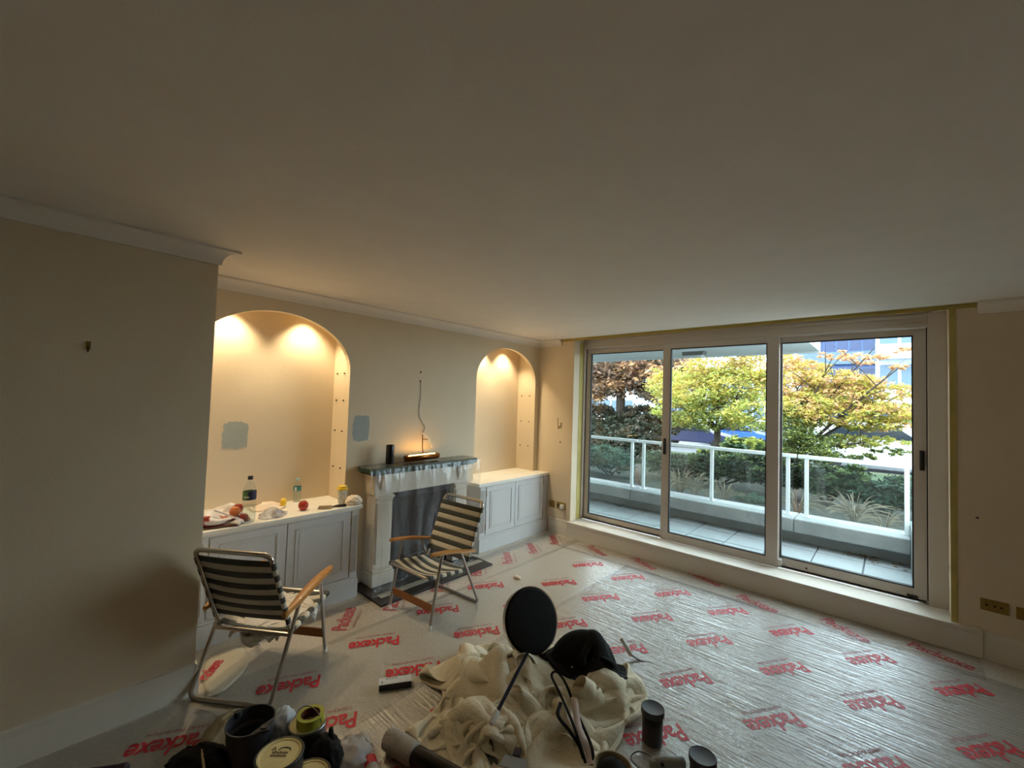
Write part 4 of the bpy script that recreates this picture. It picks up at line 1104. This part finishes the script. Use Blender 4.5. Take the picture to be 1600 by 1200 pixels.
# ------------------------------------------------------------------ garden and street beyond
struct(MB().box(-14, 16, 2.16, 5.2, -.6, .18).build('planting_bed', 'soil', smooth=0))
struct(MB().box(-60, 60, 5.2, 16, -1.4, -.6).build('ground', 'lawn', smooth=0))
struct(MB().box(-90, 90, 16, 90, -1.5, -.75).build('street', 'road', smooth=0))

def leaves(parent, blobs, count, size, mats, seed, name='foliage', flat=.45, per=34, turn=0.):
    """leaf quads in flattened sprays scattered through ellipsoids; kind = stuff"""
    rs = np.random.RandomState(seed); vs = []; ms = []
    tot = sum(q[3]*q[4]*q[5] for q in blobs)
    zlo = min(q[2]-q[5] for q in blobs); zhi = max(q[2]+q[5] for q in blobs)
    for q in blobs:
        m = max(6, int(count*(q[3]*q[4]*q[5])/tot/per))
        d = rs.normal(size=(m, 3)); d /= np.linalg.norm(d, axis=1)[:, None]; r = rs.uniform(.15, 1, m)**(1/3)
        cc = np.array(q[:3])+d*r[:, None]*np.array(q[3:6])
        tone = rs.uniform(size=m)*(1-.9*turn)+(cc[:, 2]-zlo)/(zhi-zlo)*turn
        sp = np.array([1., 1., flat])*(q[3]*q[4]*q[5])**(1/3)*.26
        n = m*per
        c = np.repeat(cc, per, 0)+rs.normal(size=(n, 3))*sp*.6
        e1 = rs.normal(size=(n, 3))*np.array([1, 1, .5]); e1 /= np.linalg.norm(e1, axis=1)[:, None]
        e2 = rs.normal(size=(n, 3)); e2 -= (e2*e1).sum(1)[:, None]*e1; e2 /= np.linalg.norm(e2, axis=1)[:, None]
        s = size*rs.uniform(.6, 1.3, n)[:, None]
        vs.append(np.stack([c-e1*s, c-e2*s*.4, c+e1*s, c+e2*s*.4], 1).reshape(-1, 3))
        pick = np.repeat(tone, per)+rs.normal(size=n)*.10
        ms.append(np.clip((pick*len(mats)).astype(int), 0, len(mats)-1) if len(q) < 7 else np.clip(q[6]+(rs.uniform(size=n) < .25).astype(int), 0, len(mats)-1))
    V = np.concatenate(vs); Mq = np.concatenate(ms); nf = len(V)//4
    me = bpy.data.meshes.new(name); me.vertices.add(len(V)); me.vertices.foreach_set('co', V.ravel()); me.loops.add(nf*4); me.loops.foreach_set('vertex_index', np.arange(nf*4))
    me.polygons.add(nf); me.polygons.foreach_set('loop_start', np.arange(nf)*4); me.polygons.foreach_set('loop_total', np.full(nf, 4))
    for m in mats: me.materials.append(MATS[m])
    me.polygons.foreach_set('material_index', Mq.astype(np.int32)); me.update(); me.validate()
    o = bpy.data.objects.new(name, me); COL.objects.link(o); o['kind'] = 'stuff'
    if parent: o.parent = parent
    return o
def tree(label, base, trunk_h, trunk_r, blobs, count, size, mats, seed, limbs, group='trees beyond the balcony', top=None):
    t = thing('tree', label, 'tree', base, 0, group)
    rr = random.Random(seed)
    b = MB(); fork = Vector((0, 0, trunk_h))
    b.tube(smooth_path([(0, 0, 0), (.03, 0, trunk_h*.5), fork]), [trunk_r*1.25]+[trunk_r]*15+[trunk_r*.85], 10)
    tr = b.build('trunk', 'bark', t)
    for (tip) in limbs:
        tip = Vector(tip); m1 = fork.lerp(tip, .5)+Vector((rr.uniform(-.1, .1), rr.uniform(-.1, .1), rr.uniform(.0, .2)))
        pth = smooth_path([fork-Vector((0, 0, .08)), m1, tip], 6); k = len(pth)
        b = MB().tube(pth, [trunk_r*.62*(1-i/k*.85) for i in range(k)], 8)
        lb = b.build('branch', 'bark', t)
        for q in range(5):
            a = pth[int(k*(.35+.12*q))]; e = a+Vector((rr.uniform(-.7, .7), rr.uniform(-.6, .6), rr.uniform(.0, .6)))
            MB().tube([a, a.lerp(e, .5)+Vector((0, 0, .05)), e], [trunk_r*.2, trunk_r*.12, trunk_r*.04], 6).build('twig', 'bark', lb)
    leaves(t, blobs, count, size, mats, seed, turn=.5 if 'leaf_yellow' in mats else 0.)
    return t
def rel(base, u, v, dy=0.):
    q = P(u, v, 1, base.y+dy); return (q.x-base.x, q.y-base.y, q.z-base.z)
# middle yellow-green tree
yA = 8.5; q = P(1120, 700, 1, yA); bA = Vector((q.x, yA, -.6))
fk = P(1121, 668, 1, yA).z+.6
mA = ['leaf_green', 'leaf_lime', 'leaf_lime', 'leaf_yellow', 'leaf_yellow', 'leaf_orange']
def ell(base, u, v, rx, rz, dy=0., ry=None, w=None):
    x, y, z = rel(base, u, v, dy); e = [x, y, z, rx, ry or rx*.8, rz]
    return e+[w] if w is not None else e
tree('slender tree with yellow green autumn leaves standing mid-garden', bA, fk, .09,
     [ell(bA, 1090, 610, 1.0, .62), ell(bA, 1150, 600, 1.05, .7, .5), ell(bA, 1060, 640, .7, .5, -.4), ell(bA, 1110, 655, 1.1, .30, .2), ell(bA, 1180, 645, .8, .45, -.3), ell(bA, 1120, 565, .9, .5, .3), ell(bA, 1190, 570, .8, .6, .6), ell(bA, 1040, 600, .6, .6, .9)],
     30000, .048, mA, 41, [rel(bA, 1080, 610), rel(bA, 1160, 605), rel(bA, 1120, 580), rel(bA, 1055, 645, -.3), rel(bA, 1185, 640, .3)])
# nearer golden tree on the right
yB = 6.0; q = P(1250, 740, 1, yB); bB = Vector((q.x, yB, -.6)); fk = P(1252, 700, 1, yB).z+.6
mB = ['leaf_green', 'leaf_lime', 'leaf_yellow', 'leaf_yellow', 'leaf_orange', 'leaf_orange']
tree('nearer golden tree with orange tips spreading toward the tall buildings', bB, fk, .055,
     [ell(bB, 1260, 640, .6, .34), ell(bB, 1310, 620, .6, .28, .3), ell(bB, 1370, 645, .55, .2, .1), ell(bB, 1240, 600, .45, .4, .2), ell(bB, 1300, 590, .5, .16, .1), ell(bB, 1270, 700, .55, .28, 0, None, 0), ell(bB, 1330, 690, .4, .14, .2, None, 1), ell(bB, 1230, 665, .45, .35, -.2, None, 0),
      ell(bB, 1400, 640, .35, .12, .2), ell(bB, 1350, 560, .35, .10, .2, None, 5), ell(bB, 1405, 545, .2, .07, .2, None, 5), ell(bB, 1300, 555, .3, .08, .3, None, 5), ell(bB, 1400, 575, .18, .07, 0, None, 5), ell(bB, 1380, 690, .35, .08, 0, None, 1), ell(bB, 1395, 706, .3, .07, .1, None, 0), ell(bB, 1335, 712, .3, .09, .1, None, 0), ell(bB, 1225, 560, .3, .2, .3), ell(bB, 1335, 600, .5, .2, .4), ell(bB, 1390, 612, .4, .16, .2), ell(bB, 1350, 660, .5, .16, .1), ell(bB, 1260, 575, .4, .18, .4), ell(bB, 1420, 660, .3, .12, 0)],
     42000, .034, mB, 43, [rel(bB, 1365, 545), rel(bB, 1300, 560), rel(bB, 1400, 640), rel(bB, 1240, 590), rel(bB, 1380, 690), rel(bB, 1410, 570)])
# big copper tree on the left and dark conifers below it
yC = 12.5; q = P(968, 680, 1, yC); bC = Vector((q.x, yC, -.6)); fk = P(968, 600, 1, yC).z+.6
tree('big dark tree with copper brown leaves beyond the lawn', bC, fk, .19,
     [ell(bC, 940, 585, 2.0, 1.0), ell(bC, 1000, 580, 2.2, 1.0, .5), ell(bC, 970, 555, 2.6, .9), ell(bC, 1040, 590, 1.6, 1.1, .6), ell(bC, 915, 610, 1.3, 1.0), ell(bC, 1020, 625, 1.0, .6, 0, None, 0), ell(bC, 900, 560, 2.2, 1.3)],
     20000, .12, ['leaf_copper_dark', 'leaf_copper_dark', 'leaf_copper', 'leaf_copper', 'leaf_orange'], 47, [rel(bC, 940, 575), rel(bC, 1005, 575), rel(bC, 975, 545), rel(bC, 1040, 590)])
def shrub(name, label, base, blobs, count, size, mats, seed, cat='shrub', group='shrubs in the planting bed'):
    t = thing(name, label, cat, base, 0, group); b = MB(); rr = random.Random(seed)
    for k in range(6):
        e = Vector(blobs[k % len(blobs)][:3])+Vector((rr.uniform(-.1, .1), rr.uniform(-.1, .1), 0)); b.tube([(rr.uniform(-.05, .05), rr.uniform(-.05, .05), 0), e*.6, e], [.02, .012, .005], 6)
    b.build('stems', 'bark', t); leaves(t, blobs, count, size, mats, seed); return t
yD = 11.0; q = P(925, 690, 1, yD); bD = Vector((q.x, yD, -.6))
shrub('conifer_hedge', 'dark conifer hedge below the copper tree', bD, [ell(bD, 930, 672, 1.2, .55), ell(bD, 1000, 675, .8, .45), ell(bD, 960, 690, 1.8, .5), ell(bD, 890, 665, 1.2, .8), ell(bD, 935, 652, 1.0, .6, 2.), ell(bD, 1005, 655, 1.1, .6, 2.), ell(bD, 980, 664, .9, .5, 1.), ell(bD, 1040, 660, 1.0, .5, 2.)], 26000, .10, ['leaf_dark', 'leaf_dark', 'leaf_dark', 'leaf_dark', 'leaf_copper_dark'], 51, 'hedge')
yE = 3.3; q = P(955, 740, 1, yE); bE = Vector((q.x, yE, .18))
shrub('blue_green_shrub', 'feathery blue green shrub behind the glass railing', bE, [ell(bE, 945, 715, .42, .22), ell(bE, 915, 712, .4, .25), ell(bE, 970, 725, .25, .18)], 9000, .032, ['leaf_bluegreen', 'leaf_bluegreen', 'leaf_hedge'], 53)
yF = 3.9; q = P(1120, 745, 1, yF); bF = Vector((q.x, yF, .18))
shrub('dark_hedge', 'low dark green hedge behind the glass railing', bF, [ell(bF, 1060, 728, .42, .22), ell(bF, 1110, 727, .45, .22), ell(bF, 1165, 730, .45, .24), ell(bF, 1205, 735, .35, .24), ell(bF, 1030, 722, .3, .2)], 24000, .034, ['leaf_dark', 'leaf_dark', 'leaf_hedge', 'leaf_green'], 57, 'hedge')
yG = 3.8; q = P(1290, 760, 1, yG); bG = Vector((q.x, yG, .18))
shrub('leafy_shrub', 'mid green shrub at the foot of the golden tree', bG, [ell(bG, 1240, 735, .25, .28), ell(bG, 1290, 750, .32, .22), ell(bG, 1330, 745, .26, .16)], 11000, .032, ['leaf_dark', 'leaf_hedge', 'leaf_green'], 59)
yH = 3.6; q = P(1385, 790, 1, yH); bH = Vector((q.x, yH, .18))
shrub('rounded_shrub', 'rounded grey green shrub near the end of the balcony', bH, [ell(bH, 1375, 775, .24, .20), ell(bH, 1415, 770, .28, .22), ell(bH, 1345, 770, .18, .16)], 11000, .028, ['leaf_dark', 'leaf_hedge', 'leaf_bluegreen'], 61)
yI = 5.4; q = P(1165, 710, 1, yI); bI = Vector((q.x, yI, -.6))
shrub('palm_like_shrub', 'bright green strap-leaved shrub behind the dark hedge', bI, [ell(bI, 1160, 700, .45, .22), ell(bI, 1185, 705, .4, .2), ell(bI, 1120, 706, .4, .12)], 5000, .07, ['leaf_green', 'leaf_hedge', 'leaf_lime'], 63)
yJ = 3.0; q = P(1170, 775, 1, yJ); bJ = Vector((q.x, yJ, .18))
shrub('low_cushion_plant', 'low pale green cushion plant by the railing foot', bJ, [ell(bJ, 1165, 775, .22, .06), ell(bJ, 1195, 782, .15, .05)], 1800, .022, ['leaf_bluegreen', 'leaf_hedge'], 67)
# fountain grasses
def grass(u, v, Y, n, ln, seed, lab):
    q = P(u, v, 1, Y); t = thing('fountain_grass', lab, 'grass', (q.x, Y, .18), 0, 'fountain grasses behind the railing'); rr = random.Random(seed)
    for grp in range(3):
        b = MB()
        for k in range(n//3):
            a = rr.uniform(0, 6.3); L_ = ln*rr.uniform(.6, 1.1); lean = rr.uniform(.3, 1.0)
            pts = []
            for s in range(7):
                k_ = s/6; out = lean*L_*k_**1.6; zz = L_*(k_*(1.1-.75*lean*k_**1.5)); pts.append((math.cos(a)*(out+.02), math.sin(a)*(out+.02), zz))
            b.tube(pts, [.002, .002, .0022, .0035, .0052, .0048, .0015], 5)
        b.build('blade_tuft', 'grass_blade', t, fix=False)
grass(1003, 752, 2.45, 36, .55, 1, 'fountain grass tuft between the paired railing posts')
grass(1062, 762, 2.45, 66, .55, 2, 'largest fountain grass tuft with arching straw plumes')
grass(1085, 765, 2.6, 42, .5, 3, 'fountain grass tuft growing against the largest one')
grass(1132, 772, 2.5, 36, .42, 4, 'fountain grass tuft in front of the low dark hedge')
grass(1245, 790, 2.5, 36, .45, 5, 'fountain grass tuft behind the railing post pair near the golden tree')
grass(1335, 800, 2.6, 72, .48, 6, 'fountain grass tuft beside the rounded shrub')
grass(1380, 812, 2.4, 27, .35, 7, 'sparse fountain grass tuft below the rounded shrub')

# cars on the street
def car(u, v, Y, ln, h, body, lab, rz=0., van=False):
    q = P(u, v, 1, Y); t = thing('parked_car', lab, 'car', (q.x, Y, -.75), rz, 'cars on the street'); w = .85
    if van: prof = [(-ln/2, .3), (-ln/2, h*.95), (-ln/2+.15, h), (ln*.28, h), (ln*.40, h*.62), (ln/2, h*.52), (ln/2, .3)]
    else: prof = [(-ln/2, .35), (-ln/2, h*.60), (-ln*.42, h*.66), (-ln*.30, h*.97), (-ln*.05, h), (ln*.12, h*.97), (ln*.27, h*.66), (ln*.46, h*.56), (ln/2, h*.45), (ln/2, .35)]
    MB().prism([(a, b_) for a, b_ in prof], 1, -w, w).build('car_body', body, t, bevel=.06)
    gp = [(-ln*.36, h*.68), (-ln*.27, h*.92), (ln*.10, h*.92), (ln*.22, h*.68)]
    for s in (-1, 1): MB().prism(gp, 1, s*w, s*(w+.012)).build('side_window', 'car_glass', t)
    for x in (-ln*.31, ln*.31):
        for s in (-1, 1): 
            wv = MB().lathe([(0, -.1), (.30, -.1), (.32, -.06), (.32, .06), (.30, .1), (0, .1)], 20).build('wheel', 'tyre', t); wv.rotation_euler = (math.pi/2, 0, 0); wv.location = (x, s*(w-.08), .32)
    MB().box(-ln/2-.012, -ln/2, -w*.9, -w*.6, h*.48, h*.60).build('tail_light', 'car_red', t); MB().box(-ln/2-.012, -ln/2, w*.6, w*.9, h*.48, h*.60).build('tail_light', 'car_red', t)
    return t
car(1085, 690, 20.5, 4.3, 1.4, 'car_dark', 'dark blue car parked beyond the mid-garden tree', .1)
car(1155, 682, 24, 4.2, 1.4, 'car_blue', 'bright blue car parked farther along the street')
car(1340, 702, 21, 4.4, 1.5, 'car_white', 'white car parked beyond the golden tree')
car(1375, 715, 18.0, 4.8, 1.9, 'car_white', 'white van standing nearest to the planting bed', .05, True)
car(1230, 690, 27, 4.3, 1.45, 'car_white', 'white car far along the street behind the trees')

# buildings across the street
def block(name, lab, u0, u1, Y, z1, floors, cols, wall, win_m, depth=10, band=None, sill=.3):
    a = P(u0, 640, 1, Y); c = P(u1, 640, 1, Y); w = c.x-a.x
    t = thing(name, lab, 'building', (a.x, Y, -.75)); z1 += .75
    MB().box(0, w, 0, depth, 0, z1).build('facade', wall, t)
    fh = z1/floors; cw = w/cols
    wm = None; bm_ = None
    for f_ in range(floors):
        for k in range(cols):
            if wm is None: o = MB().box(0, cw*.84, -.06, .02, 0, fh*.55).build('window', win_m, t); wm = o.data
            else: o = bpy.data.objects.new('window', wm); COL.objects.link(o); o.parent = t
            o.location = (cw*(k+.08), 0, fh*(f_+.32))
        if band:
            if bm_ is None: o = MB().box(-.1, w+.1, -1.0, .0, 0, fh*.33).build('balcony_band', band, t); bm_ = o.data
            else: o = bpy.data.objects.new('balcony_band', bm_); COL.objects.link(o); o.parent = t
            o.location = (0, 0, fh*(f_+.98))
    return t
block('apartment_tower', 'white apartment tower with horizontal balcony bands', 1372, 1560, 34, 26, 9, 5, 'facade_white', 'facade_window', band='facade_white')
block('office_tower', 'tower clad in blue glass beside the white apartment tower', 1250, 1368, 40, 24, 8, 6, 'facade_glass', 'facade_dark_glass', band='facade_window')
block('pale_house', 'pale low house seen through the copper tree', 905, 990, 40, 5.5, 2, 5, 'facade_white', 'facade_window')
block('pale_terrace', 'long pale terrace far behind the mid-garden tree', 1030, 1235, 55, 6, 2, 12, 'facade_white', 'facade_window')
